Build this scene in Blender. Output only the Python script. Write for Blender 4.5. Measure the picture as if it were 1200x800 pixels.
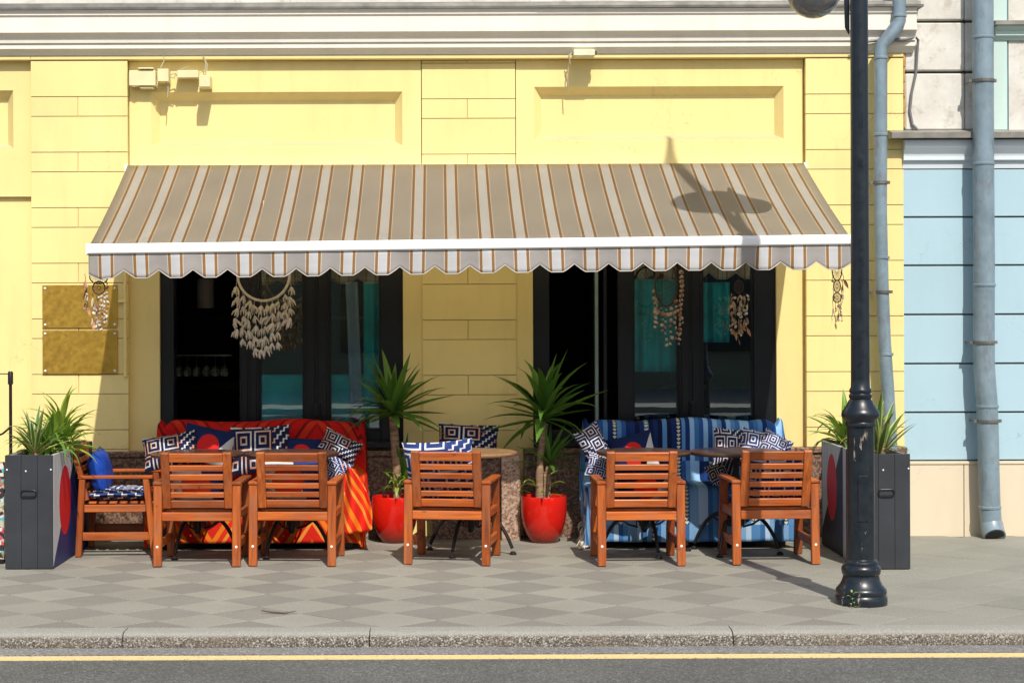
import bpy, bmesh, math, random
from mathutils import Vector, Matrix, Euler, noise
R = math.radians
random.seed(7)
scene = bpy.context.scene
col = scene.collection
for o in list(bpy.data.objects): bpy.data.objects.remove(o)

# ------------------------------------------------------------------ camera, sky, sun, exposure
CAMD, CAMH, FPX, VX, VY = 14.1, 1.76, 2100.0, 530.0, 367.0
cam = bpy.data.cameras.new('camera'); cam_o = bpy.data.objects.new('camera', cam); col.objects.link(cam_o)
cam.sensor_width = 36; cam.lens = 36 * FPX / 1200; cam.clip_end = 500
cam.shift_x = (600 - VX) / 1200; cam.shift_y = (VY - 400) / 1200
cam_o.location = (0, -CAMD, CAMH); cam_o.rotation_euler = (R(90), R(0.2), 0)
scene.camera = cam_o
SUN = Vector((-0.22, 1.0, -1.15)).normalized()
w = bpy.data.worlds.new('World'); scene.world = w; w.use_nodes = True
wn = w.node_tree.nodes; bg = wn['Background']
sky = wn.new('ShaderNodeTexSky'); sky.sky_type = 'NISHITA'; sky.sun_disc = False
sky.sun_elevation = math.asin(-SUN.z); sky.sun_rotation = math.atan2(-SUN.x, -SUN.y)
sky.air_density = 1.0; sky.dust_density = 2.0; sky.ozone_density = 0.6
w.node_tree.links.new(sky.outputs[0], bg.inputs[0]); bg.inputs[1].default_value = 0.122
sl = bpy.data.lights.new('sun', 'SUN'); sl.energy = 4.0; sl.angle = R(0.5); sl.color = (1.0, 0.95, 0.87)
so = bpy.data.objects.new('sun', sl); col.objects.link(so); so.location = (3, -20, 20)
so.rotation_euler = SUN.to_track_quat('-Z', 'Y').to_euler()
vs = scene.view_settings; vs.view_transform = 'Standard'; vs.look = 'None'; vs.gamma = 1; vs.exposure = 0.28
vs.use_curve_mapping = False
scene.cycles.max_bounces = 8; scene.cycles.transparent_max_bounces = 12

# ------------------------------------------------------------------ helpers
def PX(px, Y=0.0): return (px - VX) * (CAMD + Y) / FPX
def PZ(py, Y=0.0, px=None):
    if px is not None: py = py + (px - VX) * 0.0035
    return CAMH - (py - VY) * (CAMD + Y) / FPX
def P(px, py, Y): return Vector((PX(px, Y), Y, PZ(py, Y, px)))

def tag(o, label=None, cat=None, group=None, kind=None):
    if label: o['label'] = label
    if cat: o['category'] = cat
    if group: o['group'] = group
    if kind: o['kind'] = kind
    return o
def empty(name, loc=(0, 0, 0), rz=0, label=None, cat=None, group=None):
    o = bpy.data.objects.new(name, None); col.objects.link(o); o.empty_display_size = 0.1
    o.location = loc; o.rotation_euler = (0, 0, rz)
    return tag(o, label, cat, group)
def link(name, me, parent=None, loc=(0, 0, 0), rot=(0, 0, 0), scale=(1, 1, 1)):
    o = bpy.data.objects.new(name, me); col.objects.link(o)
    o.location = loc; o.rotation_euler = rot; o.scale = scale
    if parent: o.parent = parent
    return o
def copy_tree(o, parent=None):
    c = o.copy(); col.objects.link(c); c.parent = parent
    for ch in [k for k in bpy.data.objects if k.parent == o]: copy_tree(ch, c)
    return c

class MB:
    def __init__(s): s.v = []; s.f = []; s.uv = {}
    def add(s, vs, fs, M=None, uv=None):
        b = len(s.v)
        for i, v in enumerate(vs):
            v = Vector(v); s.v.append(M @ v if M else v)
            if uv: s.uv[b + i] = uv[i]
        s.f += [tuple(b + i for i in f) for f in fs]
        return s
    def box(s, x0, x1, y0, y1, z0, z1, M=None):
        vs = [(x, y, z) for z in (z0, z1) for y in (y0, y1) for x in (x0, x1)]
        return s.add(vs, [(0, 2, 3, 1), (4, 5, 7, 6), (0, 1, 5, 4), (2, 6, 7, 3), (0, 4, 6, 2), (1, 3, 7, 5)], M)
    def lathe(s, prof, n=32, M=None, cap=True):
        vs, fs = [], []
        for r, z in prof:
            for k in range(n):
                a = 2 * math.pi * k / n; vs.append((r * math.cos(a), r * math.sin(a), z))
        for i in range(len(prof) - 1):
            for k in range(n):
                k2 = (k + 1) % n
                fs.append((i * n + k, i * n + k2, (i + 1) * n + k2, (i + 1) * n + k))
        if cap:
            fs.append(tuple(reversed(range(n)))); fs.append(tuple((len(prof) - 1) * n + k for k in range(n)))
        return s.add(vs, fs, M)
    def tube(s, pts, r, n=8, M=None, closed=False):
        pts = [Vector(p) for p in pts]; m = len(pts); vs, fs = [], []
        rr = r if isinstance(r, (list, tuple)) else [r] * m
        up = None
        for i, p in enumerate(pts):
            if closed: t = pts[(i + 1) % m] - pts[i - 1]
            else: t = pts[min(i + 1, m - 1)] - pts[max(i - 1, 0)]
            t.normalize()
            if up is None: up = t.orthogonal().normalized()
            a = (up - t * up.dot(t))
            a = a.normalized() if a.length > 1e-6 else t.orthogonal().normalized()
            up = a; b = t.cross(a)
            for k in range(n):
                g = 2 * math.pi * k / n
                vs.append(p + a * (rr[i] * math.cos(g)) + b * (rr[i] * math.sin(g)))
        for i in range(m if closed else m - 1):
            j = (i + 1) % m
            for k in range(n):
                k2 = (k + 1) % n; fs.append((i * n + k, i * n + k2, j * n + k2, j * n + k))
        if not closed:
            fs.append(tuple(reversed(range(n)))); fs.append(tuple((m - 1) * n + k for k in range(n)))
        return s.add(vs, fs, M)
    def prism_x(s, prof, x0, x1):       # closed (y, z) outline extruded along x
        n = len(prof)
        vs = [(x0, y, z) for y, z in prof] + [(x1, y, z) for y, z in prof]
        fs = [(i, (i + 1) % n, n + (i + 1) % n, n + i) for i in range(n)] + [tuple(range(n)), tuple(reversed(range(n, 2 * n)))]
        return s.add(vs, fs)
    def grid(s, fn, nu, nv):
        vs, uv, fs = [], [], []
        for j in range(nv + 1):
            for i in range(nu + 1):
                u, v = i / nu, j / nv; vs.append(fn(u, v)); uv.append((u, v))
        for j in range(nv):
            for i in range(nu):
                a = j * (nu + 1) + i; fs.append((a, a + 1, a + nu + 2, a + nu + 1))
        return s.add(vs, fs, None, uv)
    def mesh(s, name, mat=None, bevel=0, smooth=False, ang=35, segs=1):
        me = bpy.data.meshes.new(name); me.from_pydata([tuple(v) for v in s.v], [], s.f)
        if s.uv:
            L = me.uv_layers.new(name='UVMap')
            for lp in me.loops:
                if lp.vertex_index in s.uv: L.data[lp.index].uv = s.uv[lp.vertex_index]
        bm = bmesh.new(); bm.from_mesh(me)
        bmesh.ops.recalc_face_normals(bm, faces=bm.faces)
        if bevel:
            bmesh.ops.bevel(bm, geom=[e for e in bm.edges if len(e.link_faces) == 2 and e.calc_face_angle(0) > 0.5], offset=bevel, segments=segs, affect='EDGES', clamp_overlap=True, profile=0.5)
        bm.to_mesh(me); bm.free()
        if smooth:
            for p in me.polygons: p.use_smooth = True
            me.set_sharp_from_angle(angle=R(ang))
        if mat: me.materials.append(mat)
        return me
    def build(s, name, mat, parent=None, bevel=0, smooth=False, ang=35, loc=(0, 0, 0), segs=1, rot=(0, 0, 0)):
        return link(name, s.mesh(name, mat, bevel, smooth, ang, segs), parent, loc, rot)
def box(name, mat, parent, x0, x1, y0, y1, z0, z1, bevel=0.0):
    return MB().box(x0, x1, y0, y1, z0, z1).build(name, mat, parent, bevel)

# ------------------------------------------------------------------ materials
class MT:
    def __init__(s, name, rough=0.6, spec=0.4):
        s.m = bpy.data.materials.new(name); s.m.use_nodes = True
        s.nt = s.m.node_tree; s.b = s.nt.nodes['Principled BSDF']; s.out = s.nt.nodes['Material Output']
        s.b.inputs['Roughness'].default_value = rough; s.b.inputs['Specular IOR Level'].default_value = spec
    def n(s, t, ins=None, **props):
        nd = s.nt.nodes.new('ShaderNode' + t)
        for k, v in props.items(): setattr(nd, k, v)
        for k, v in (ins or {}).items(): s.set(nd.inputs[k], v)
        return nd
    def set(s, sock, v):
        if isinstance(v, bpy.types.NodeSocket): s.nt.links.new(v, sock)
        elif isinstance(v, (tuple, list)) and sock.type == 'RGBA': sock.default_value = tuple(v) + ((1,) if len(v) == 3 else ())
        else: sock.default_value = v
    def m1(s, op, a, b=0.0, c=None):
        ins = {0: a, 1: b}
        if c is not None: ins[2] = c
        return s.n('Math', ins, operation=op).outputs[0]
    def mix(s, f, a, b, blend='MIX'):
        nd = s.n('Mix', {0: f}, data_type='RGBA', blend_type=blend)
        s.set(nd.inputs[6], a); s.set(nd.inputs[7], b); return nd.outputs[2]
    def ramp(s, f, stops, interp='LINEAR'):
        nd = s.n('ValToRGB', {0: f}); cr = nd.color_ramp; cr.interpolation = interp
        while len(cr.elements) < len(stops): cr.elements.new(0.5)
        for e, (p, c) in zip(cr.elements, stops):
            e.position = p; e.color = (tuple(c) + (1,)) if isinstance(c, (tuple, list)) else (c, c, c, 1)
        return nd.outputs[0]
    def co(s, which='Object'): return s.n('TexCoord').outputs[which]
    def pos(s): return s.n('NewGeometry').outputs['Position']
    def mapv(s, v, sc=(1, 1, 1), loc=(0, 0, 0), rot=(0, 0, 0)):
        return s.n('Mapping', {0: v, 1: loc, 2: rot, 3: sc}).outputs[0]
    def noise(s, v, scale=5, detail=4, rough=0.55, dist=0):
        return s.n('TexNoise', {'Vector': v, 'Scale': scale, 'Detail': detail, 'Roughness': rough, 'Distortion': dist}).outputs[0]
    def xyz(s, v):
        nd = s.n('SeparateXYZ', {0: v}); return nd.outputs
    def rnd(s): return s.n('ObjectInfo').outputs['Random']
    def bump(s, h, strength=0.3, dist=0.01):
        s.nt.links.new(s.n('Bump', {'Height': h, 'Strength': strength, 'Distance': dist}).outputs[0], s.b.inputs['Normal'])
    def color(s, c): s.set(s.b.inputs['Base Color'], c); return s
    def rough(s, r): s.set(s.b.inputs['Roughness'], r); return s

def sc(c, k): return tuple(min(1, x * k) for x in c)
def simple(name, c, rough=0.6, var=0.15, scale=6, bump=0.0, bscale=60, spec=0.4, metal=0.0, co='pos', rnd=0.0, bdist=0.004):
    t = MT(name, rough, spec); v = t.pos() if co == 'pos' else t.co(co)
    f = t.noise(v, scale, 5)
    c1 = t.mix(t.ramp(f, [(0.3, 0.0), (0.7, 1.0)]), sc(c, 1 - var), sc(c, 1 + var * 0.6))
    if rnd: c1 = t.mix(1.0, c1, t.ramp(t.rnd(), [(0, 1 - rnd), (1, 1.0)]), 'MULTIPLY')
    t.color(c1); t.b.inputs['Metallic'].default_value = metal
    if bump: t.bump(t.noise(v, bscale, 3), bump, bdist)
    return t.m

def mk_plaster(name, c, stain=0.12, blotch=(0.7, 0.62, 0.4), rnd=0.05):
    t = MT(name, 0.75, 0.25); v = t.pos()
    f = t.noise(v, 1.3, 6, 0.6); g = t.noise(t.mapv(v, (5, 5, 0.7)), 1.6, 5)
    c1 = t.mix(t.ramp(f, [(0.35, 0.0), (0.75, 1.0)]), c, sc(c, 1 - stain))
    c1 = t.mix(t.m1('MULTIPLY', t.ramp(g, [(0.5, 0.0), (0.85, 1.0)]), stain * 2.4), c1, sc(c, 0.62))
    c1 = t.mix(1.0, c1, t.ramp(t.rnd(), [(0, 1 - rnd), (1, 1.0)]), 'MULTIPLY')
    cr = t.n('TexVoronoi', {'Vector': t.n('VectorMath', {0: v, 1: t.n('TexNoise', {'Vector': v, 'Scale': 3.0, 'Detail': 4.0}).outputs['Color']}, operation='ADD').outputs[0], 'Scale': 0.9}, feature='DISTANCE_TO_EDGE').outputs[0]
    crk = t.m1('MULTIPLY', t.m1('LESS_THAN', cr, 0.0032), t.ramp(t.noise(v, 0.8, 2), [(0.52, 0.0), (0.6, 1.0)]))
    c1 = t.mix(t.m1('MULTIPLY', crk, 0.28), c1, sc(c, 0.45))
    dust = t.m1('MULTIPLY', t.ramp(t.xyz(t.n('NewGeometry').outputs['Normal'])[2], [(0.55, 0.0), (0.8, 1.0)]), 0.6)
    c1 = t.mix(dust, c1, (0.33, 0.29, 0.22))
    t.color(c1); t.bump(t.noise(v, 22, 6, 0.7), 0.25, 0.004); return t.m
YEL = mk_plaster('yellow_plaster', (0.84, 0.680, 0.290))
YELD = mk_plaster('yellow_plaster_side', (0.78, 0.62, 0.24))
WHT = mk_plaster('white_moulding', (0.79, 0.745, 0.65), 0.12)
BLUE = mk_plaster('blue_plaster', (0.38, 0.535, 0.605), 0.06, rnd=0.04)
BEIGE = mk_plaster('beige_plinth', (0.66, 0.57, 0.42), 0.08)
MINT = mk_plaster('mint_paint', (0.55, 0.70, 0.64), 0.12)
def mk_oldstone():
    t = MT('weathered_white_stone', 0.85, 0.2); v = t.pos()
    f = t.noise(v, 2.2, 8, 0.65); g = t.noise(v, 7, 6, 0.7); z = t.xyz(v)[2]
    c1 = t.mix(t.ramp(f, [(0.4, 0.0), (0.72, 1.0)]), (0.66, 0.645, 0.59), (0.47, 0.44, 0.38))
    c1 = t.mix(t.m1('MULTIPLY', t.ramp(g, [(0.53, 0.0), (0.68, 1.0)]), 0.5), c1, (0.28, 0.22, 0.16))
    t.color(c1); t.bump(g, 0.35, 0.008); return t.m
OLDST = mk_oldstone()
METAL_FL = simple('zinc_flashing', (0.15, 0.145, 0.13), 0.5, 0.35, 9, metal=0.3)
LEDGE = simple('grey_ledge_metal', (0.26, 0.245, 0.215), 0.5, 0.3, 7, metal=0.1)
DARKGAP = simple('joint_dark', (0.12, 0.10, 0.07), 0.9)
YELGAP = simple('yellow_joint', (0.60, 0.47, 0.20), 0.9)
TEALGAP = simple('teal_joint', (0.09, 0.19, 0.23), 0.9)
def mk_granite(name, a, b, c):
    t = MT(name, 0.35, 0.5); v = t.pos()
    k = t.n('TexVoronoi', {'Vector': v, 'Scale': 70.0}).outputs['Color']
    f = t.n('SeparateColor', {0: k}).outputs[0]
    t.color(t.ramp(f, [(0, a), (0.45, b), (0.8, c)])); return t.m
GRAN = mk_granite('red_brown_granite', (0.06, 0.032, 0.022), (0.14, 0.075, 0.05), (0.25, 0.16, 0.11))
GRANP = mk_granite('pink_granite', (0.16, 0.09, 0.06), (0.32, 0.2, 0.14), (0.46, 0.33, 0.25))
FRAME = simple('black_window_frame', (0.011, 0.012, 0.015), 0.28, 0.2, 8)
BLACKM = simple('black_iron', (0.012, 0.011, 0.011), 0.4, 0.3, 20)
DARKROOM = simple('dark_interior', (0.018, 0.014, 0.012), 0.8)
def mk_wood(name, axis, tone=1.0):
    t = MT(name, 0.42, 0.4); v = t.co('Object'); r = t.rnd()
    off = t.n('CombineXYZ', {0: t.m1('MULTIPLY', r, 13), 1: t.m1('MULTIPLY', r, 7), 2: t.m1('MULTIPLY', r, 5)}).outputs[0]
    v2 = t.n('VectorMath', {0: v, 1: off}, operation='ADD').outputs[0]
    s_ = [38, 38, 38]; s_[axis] = 2.2
    g = t.noise(t.mapv(v2, s_), 1.0, 6, 0.62, 0.6); h = t.noise(v2, 5, 3)
    c1 = t.ramp(g, [(0.25, (0.20, 0.050, 0.012)), (0.5, (0.50, 0.122, 0.020)), (0.75, (0.68, 0.215, 0.042))])
    k = t.ramp(t.noise(v2, 17, 2, 0.5), [(0.70, 0.0), (0.76, 1.0)])
    c1 = t.mix(t.m1('MULTIPLY', k, 0.7), c1, (0.11, 0.03, 0.012))
    c1 = t.mix(1.0, c1, t.ramp(r, [(0, (0.52, 0.46, 0.42)), (0.5, (0.88, 0.82, 0.76)), (1, (1.0, 1.0, 1.0))]), 'MULTIPLY')
    c1 = t.mix(t.m1('MULTIPLY', t.ramp(h, [(0.45, 0.0), (0.75, 1.0)]), 0.45), c1, (0.30, 0.15, 0.085))
    c1 = t.mix(1.0, c1, (tone, tone * 0.95, tone * 0.95), 'MULTIPLY')
    t.color(c1); t.rough(t.ramp(g, [(0.3, 0.55), (0.7, 0.36)])); t.bump(g, 0.25, 0.002); return t.m
WX, WY, WZ = mk_wood('wood_x', 0, 1.0), mk_wood('wood_y', 1, 0.8), mk_wood('wood_z', 2, 0.78)
def mk_awning(name, taupe, light, translucent=0.68):
    t = MT(name, 0.8, 0.15); x = t.xyz(t.co('UV'))[0]
    p = t.m1('FRACT', t.m1('MULTIPLY', x, 22.0))
    brown, cream = (0.34, 0.185, 0.085), (0.80, 0.74, 0.64)
    a = 0.265
    c1 = t.ramp(p, [(0, taupe), (a, cream), (a + .02, brown), (a + .10, cream), (a + .118, light), (a + .349, cream), (a + .367, brown), (a + .447, cream), (a + .467, taupe)], 'CONSTANT')
    v = t.co('UV')
    wv = t.noise(t.mapv(v, (900, 260, 1)), 1.0, 2); st = t.noise(t.mapv(v, (14, 3, 1)), 1.0, 5)
    c1 = t.mix(1.0, c1, t.ramp(wv, [(0.3, 0.86), (0.7, 1.0)]), 'MULTIPLY')
    c1 = t.mix(1.0, c1, t.ramp(st, [(0.3, 0.88), (0.7, 1.0)]), 'MULTIPLY')
    t.color(c1); t.bump(wv, 0.15, 0.002)
    if translucent:
        tr = t.n('BsdfTranslucent', {0: t.mix(0.75, c1, (0.93, 0.86, 0.62))}); mx = t.n('MixShader', {0: translucent})  # canopy's warm transmission pushed past real cloth to fill the shade below
        t.nt.links.new(t.b.outputs[0], mx.inputs[1]); t.nt.links.new(tr.outputs[0], mx.inputs[2]); t.nt.links.new(mx.outputs[0], t.out.inputs[0])
    return t.m
AWN = mk_awning('striped_awning_cloth', (0.46, 0.415, 0.355), (0.64, 0.635, 0.625)); VAL = mk_awning('sky_grey_valance_cloth', (0.42, 0.40, 0.395), (0.64, 0.66, 0.70), 0.30)  # valance repeats the canopy cloth, greyer sky tone put into its colour
WHITEM = simple('white_lacquer', (0.82, 0.82, 0.80), 0.35, 0.05, 5)
def mk_glass():
    t = MT('window_glass'); nt = t.nt
    tr = t.n('BsdfTransparent', {0: (0.90, 0.95, 0.95)}); gl = t.n('BsdfGlossy', {'Color': (0.9, 0.95, 0.97), 'Roughness': 0.004})
    lw = t.n('LayerWeight', {0: 0.35}).outputs['Fresnel']
    v = t.co('Object'); bp = t.n('Bump', {'Height': t.noise(v, 1.6, 2), 'Strength': 0.02, 'Distance': 0.02}).outputs[0]
    nt.links.new(bp, gl.inputs['Normal'])
    mx = t.n('MixShader', {0: t.m1('MULTIPLY_ADD', lw, 0.6, 0.13)})
    nt.links.new(tr.outputs[0], mx.inputs[1]); nt.links.new(gl.outputs[0], mx.inputs[2]); nt.links.new(mx.outputs[0], t.out.inputs[0])
    return t.m
GLASS = mk_glass()
def mk_brass():
    t = MT('etched_brass', 0.34, 0.5); v = t.co('Object')
    f = t.noise(v, 9, 6, 0.6); g = t.noise(v, 30, 4)
    t.color(t.mix(t.ramp(f, [(0.3, 0.0), (0.75, 1.0)]), (0.58, 0.36, 0.06), (0.46, 0.27, 0.04)))
    t.rough(t.ramp(g, [(0.3, 0.30), (0.7, 0.5)])); t.b.inputs['Metallic'].default_value = 0.75; return t.m
BRASS = mk_brass()
def mk_post():
    t = MT('painted_cast_iron', 0.32, 0.5); v = t.pos()
    f = t.noise(v, 14, 6, 0.65); g = t.noise(t.mapv(v, (9, 9, 2)), 1.3, 6, 0.7)
    c1 = t.mix(t.ramp(f, [(0.35, 0.0), (0.7, 1.0)]), (0.007, 0.011, 0.016), (0.013, 0.019, 0.026))
    z = t.xyz(v)[2]; low = t.m1('LESS_THAN', z, 1.05)
    chip = t.m1('MULTIPLY', t.ramp(g, [(0.63, 0.0), (0.645, 1.0)]), low)
    t.color(t.mix(chip, c1, (0.30, 0.25, 0.19))); t.rough(t.ramp(f, [(0.3, 0.24), (0.75, 0.42)])); t.bump(f, 0.12, 0.004); return t.m
POST = mk_post()
def mk_pipe():
    t = MT('grey_blue_pipe_paint', 0.34, 0.6); v = t.pos(); f = t.noise(v, 5, 6, 0.65); g = t.noise(t.mapv(v, (6, 6, 2.2)), 2.2, 7, 0.7)
    z = t.xyz(v)[2]; low = t.ramp(z, [(0.0, 1.0), (0.5, 0.35), (0.95, 0.1)])
    c1 = t.mix(t.ramp(f, [(0.35, 0.0), (0.7, 1.0)]), (0.21, 0.285, 0.33), (0.14, 0.19, 0.225))
    c1 = t.mix(t.m1('MULTIPLY', t.ramp(g, [(0.52, 0.0), (0.66, 1.0)]), 0.6), c1, (0.13, 0.135, 0.14))
    t.color(c1); t.bump(g, 0.2, 0.006); return t.m
PIPE = mk_pipe()
PLANTER = simple('charcoal_painted_board', (0.034, 0.037, 0.043), 0.45, 0.2, 5, 0.08, 40)
SOIL = simple('potting_soil', (0.16, 0.10, 0.055), 0.95, 0.5, 30, 0.9, 60, bdist=0.02)
def mk_flag(name, ycen, zcen, ry, rz, flip):
    # painted board: grey field, navy wedge, red oval
    t = MT(name, 0.5, 0.35); v = t.co('Object'); x, y, z = t.xyz(v)[0:3]
    a = t.m1('DIVIDE', t.m1('SUBTRACT', y, ycen), ry); b = t.m1('DIVIDE', t.m1('SUBTRACT', z, zcen), rz)
    r2 = t.m1('ADD', t.m1('MULTIPLY', a, a), t.m1('MULTIPLY', b, b)); circ = t.m1('LESS_THAN', r2, 1.0)
    if flip: dz = t.m1('LESS_THAN', t.m1('ADD', z, y), 1.45)
    else: dz = t.m1('LESS_THAN', t.m1('SUBTRACT', z, t.m1('MULTIPLY', y, 1.02)), 0.0)
    strk = t.ramp(t.noise(t.mapv(v, (1, 30, 1)), 1, 3), [(0.35, 0.0), (0.65, 1.0)])
    grey = t.mix(strk, (0.44, 0.45, 0.46), (0.58, 0.59, 0.60))
    c1 = t.mix(dz, grey, (0.012, 0.022, 0.12) if not flip else (0.018, 0.016, 0.030))
    if flip: c1 = t.mix(t.m1('LESS_THAN', t.m1('ABSOLUTE', t.m1('SUBTRACT', y, 0.55)), 0.05), c1, grey)
    c1 = c1; c1 = t.mix(circ, c1, (0.62, 0.012, 0.018))
    t.color(c1); return t.m
FLAG_L = mk_flag('painted_side_panel', 0.40, 0.44, 0.19, 0.245, False)
FLAG_R = mk_flag('painted_side_panel_b', 0.98, 0.47, 0.17, 0.245, True)
def mk_cushion(name, navy, white, salmon, nu, nv, off=0.0):
    t = MT(name, 0.85, 0.15); u0, v0, _ = t.xyz(t.co('UV'))[0:3]
    def ring(u, v, lo, hi):
        a = t.m1('ABSOLUTE', t.m1('SUBTRACT', t.m1('FRACT', u), 0.5)); b = t.m1('ABSOLUTE', t.m1('SUBTRACT', t.m1('FRACT', v), 0.5))
        r = t.m1('MAXIMUM', a, b); return t.m1('MULTIPLY', t.m1('GREATER_THAN', r, lo), t.m1('LESS_THAN', r, hi))
    u = t.m1('MULTIPLY_ADD', u0, nu, off); v = t.m1('MULTIPLY_ADD', v0, nv, off * 0.5)
    sh = t.m1('MULTIPLY', t.m1('FLOOR', v), 0.5); us = t.m1('ADD', u, sh)
    m = t.m1('MAXIMUM', ring(us, v, 0.11, 0.19), ring(us, v, 0.35, 0.43))
    # stepped key lines joining the squares
    u2, v2 = t.m1('MULTIPLY', u, 2.0), t.m1('MULTIPLY', v, 6.0)
    f_ = t.m1('SUBTRACT', t.m1('FRACT', t.m1('SUBTRACT', u2, t.m1('MULTIPLY', t.m1('FLOOR', v2), 0.34))), 0.5)
    vert = t.m1('LESS_THAN', t.m1('ABSOLUTE', f_), 0.085)
    hor = t.m1('MULTIPLY', t.m1('LESS_THAN', t.m1('FRACT', v2), 0.27), t.m1('LESS_THAN', t.m1('ABSOLUTE', t.m1('ADD', f_, 0.17)), 0.25))
    alt = t.m1('GREATER_THAN', t.n('TexWhiteNoise', {'Vector': t.n('CombineXYZ', {0: t.m1('FLOOR', us), 1: t.m1('FLOOR', v), 2: 3.0}).outputs[0]}).outputs[0], 0.55)
    zz = t.m1('MULTIPLY', t.m1('MAXIMUM', vert, hor), alt)
    m = t.m1('ADD', t.m1('MULTIPLY', m, t.m1('SUBTRACT', 1.0, alt)), zz)
    sel = t.ramp(t.noise(t.n('CombineXYZ', {0: u, 1: v, 2: off}).outputs[0], 0.9, 1), [(0.46, 0.0), (0.54, 1.0)])
    line = t.mix(sel, white, salmon)
    c1 = t.mix(m, navy, line)
    wv = t.noise(t.mapv(t.co('UV'), (220, 160, 1)), 1, 2); c1 = t.mix(1.0, c1, t.ramp(wv, [(0.3, 0.75), (0.7, 1.0)]), 'MULTIPLY')
    t.color(c1); t.bump(wv, 0.2, 0.002); return t.m
CU1 = mk_cushion('navy_key_pattern_fabric', (0.009, 0.014, 0.050), (0.62, 0.60, 0.60), (0.55, 0.30, 0.19), 3.1, 2.0, 0.3)
CU2 = mk_cushion('sunlit_key_pattern_fabric', (0.022, 0.050, 0.19), (0.74, 0.74, 0.74), (0.70, 0.62, 0.58), 3.0, 2.3, 0.1)  # lit variant of the navy fabric, sunlight put into its colours
CU3 = mk_cushion('navy_white_pattern_fabric', (0.012, 0.022, 0.080), (0.70, 0.69, 0.70), (0.62, 0.52, 0.48), 3.2, 2.2, 0.55)
def mk_circle_cushion(name, cx, cy):
    t = MT(name, 0.85, 0.15); u, v, _ = t.xyz(t.co('UV'))[0:3]
    a = t.m1('SUBTRACT', u, cx); b = t.m1('MULTIPLY', t.m1('SUBTRACT', v, cy), 0.62)
    circ = t.m1('LESS_THAN', t.m1('ADD', t.m1('MULTIPLY', a, a), t.m1('MULTIPLY', b, b)), 0.045)
    tri = t.m1('GREATER_THAN', t.m1('SUBTRACT', t.m1('MULTIPLY', u, 1.9), v), 0.98)
    wv = t.noise(t.mapv(t.co('UV'), (200, 140, 1)), 1, 2)
    c1 = t.mix(tri, (0.008, 0.018, 0.080), (0.55, 0.55, 0.56)); c1 = t.mix(circ, c1, (0.62, 0.02, 0.02))
    t.color(t.mix(1.0, c1, t.ramp(wv, [(0.3, 0.75), (0.7, 1.0)]), 'MULTIPLY')); t.bump(wv, 0.2, 0.002); return t.m
CUC = mk_circle_cushion('navy_red_circle_fabric', 0.52, 0.42)
def mk_flagcushion():
    t = MT('white_red_navy_fabric', 0.85, 0.15); u, v, _ = t.xyz(t.co('UV'))[0:3]
    tri = t.m1('GREATER_THAN', t.m1('ADD', t.m1('MULTIPLY', u, 1.3), t.m1('MULTIPLY', v, 0.3)), 0.95)
    a = t.m1('SUBTRACT', u, 0.42); b = t.m1('MULTIPLY', t.m1('SUBTRACT', v, 0.55), 0.7)
    circ = t.m1('LESS_THAN', t.m1('ADD', t.m1('MULTIPLY', a, a), t.m1('MULTIPLY', b, b)), 0.07)
    c1 = t.mix(tri, (0.66, 0.64, 0.62), (0.02, 0.05, 0.22)); c1 = t.mix(circ, c1, (0.62, 0.05, 0.035)); t.color(c1); return t.m
CUF = mk_flagcushion()
CUB = simple('royal_blue_sateen', (0.008, 0.055, 0.36), 0.45, 0.35, 25, 0.2, 90, co='Object')
REDTRIM = simple('red_fabric', (0.55, 0.04, 0.03), 0.8, 0.1)
def mk_redthrow():
    t = MT('red_orange_striped_throw', 0.9, 0.1); u, v, _ = t.xyz(t.co('UV'))[0:3]
    tri = t.m1('ABSOLUTE', t.m1('SUBTRACT', t.m1('FRACT', t.m1('MULTIPLY', u, 1.5)), 0.5))
    p = t.m1('FRACT', t.m1('ADD', t.m1('MULTIPLY', tri, 8.0), t.m1('MULTIPLY', v, 6.5)))
    nz = t.noise(t.n('CombineXYZ', {0: u, 1: v, 2: 0.0}).outputs[0], 1.9, 2)
    low = t.ramp(v, [(0.42, 0.0), (0.62, 1.0)])
    ca = t.ramp(p, [(0, (0.52, 0.012, 0.010)), (0.4, (0.20, 0.008, 0.008)), (0.55, (0.58, 0.03, 0.012)), (0.85, (0.33, 0.012, 0.010))], 'CONSTANT')
    cb = t.ramp(p, [(0, (0.66, 0.022, 0.012)), (0.4, (0.78, 0.20, 0.015)), (0.62, (0.70, 0.035, 0.012)), (0.85, (0.80, 0.28, 0.04))], 'CONSTANT')
    c1 = t.mix(low, ca, cb)  # back stripes darkened, lower ones brightened: shade and sunlight put into the colour
    wv = t.noise(t.mapv(t.co('UV'), (500, 300, 1)), 1, 2); c1 = t.mix(1.0, c1, t.ramp(wv, [(0.3, 0.7), (0.7, 1.0)]), 'MULTIPLY')
    t.color(c1); t.bump(wv, 0.3, 0.003); return t.m
REDT = mk_redthrow()
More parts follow.
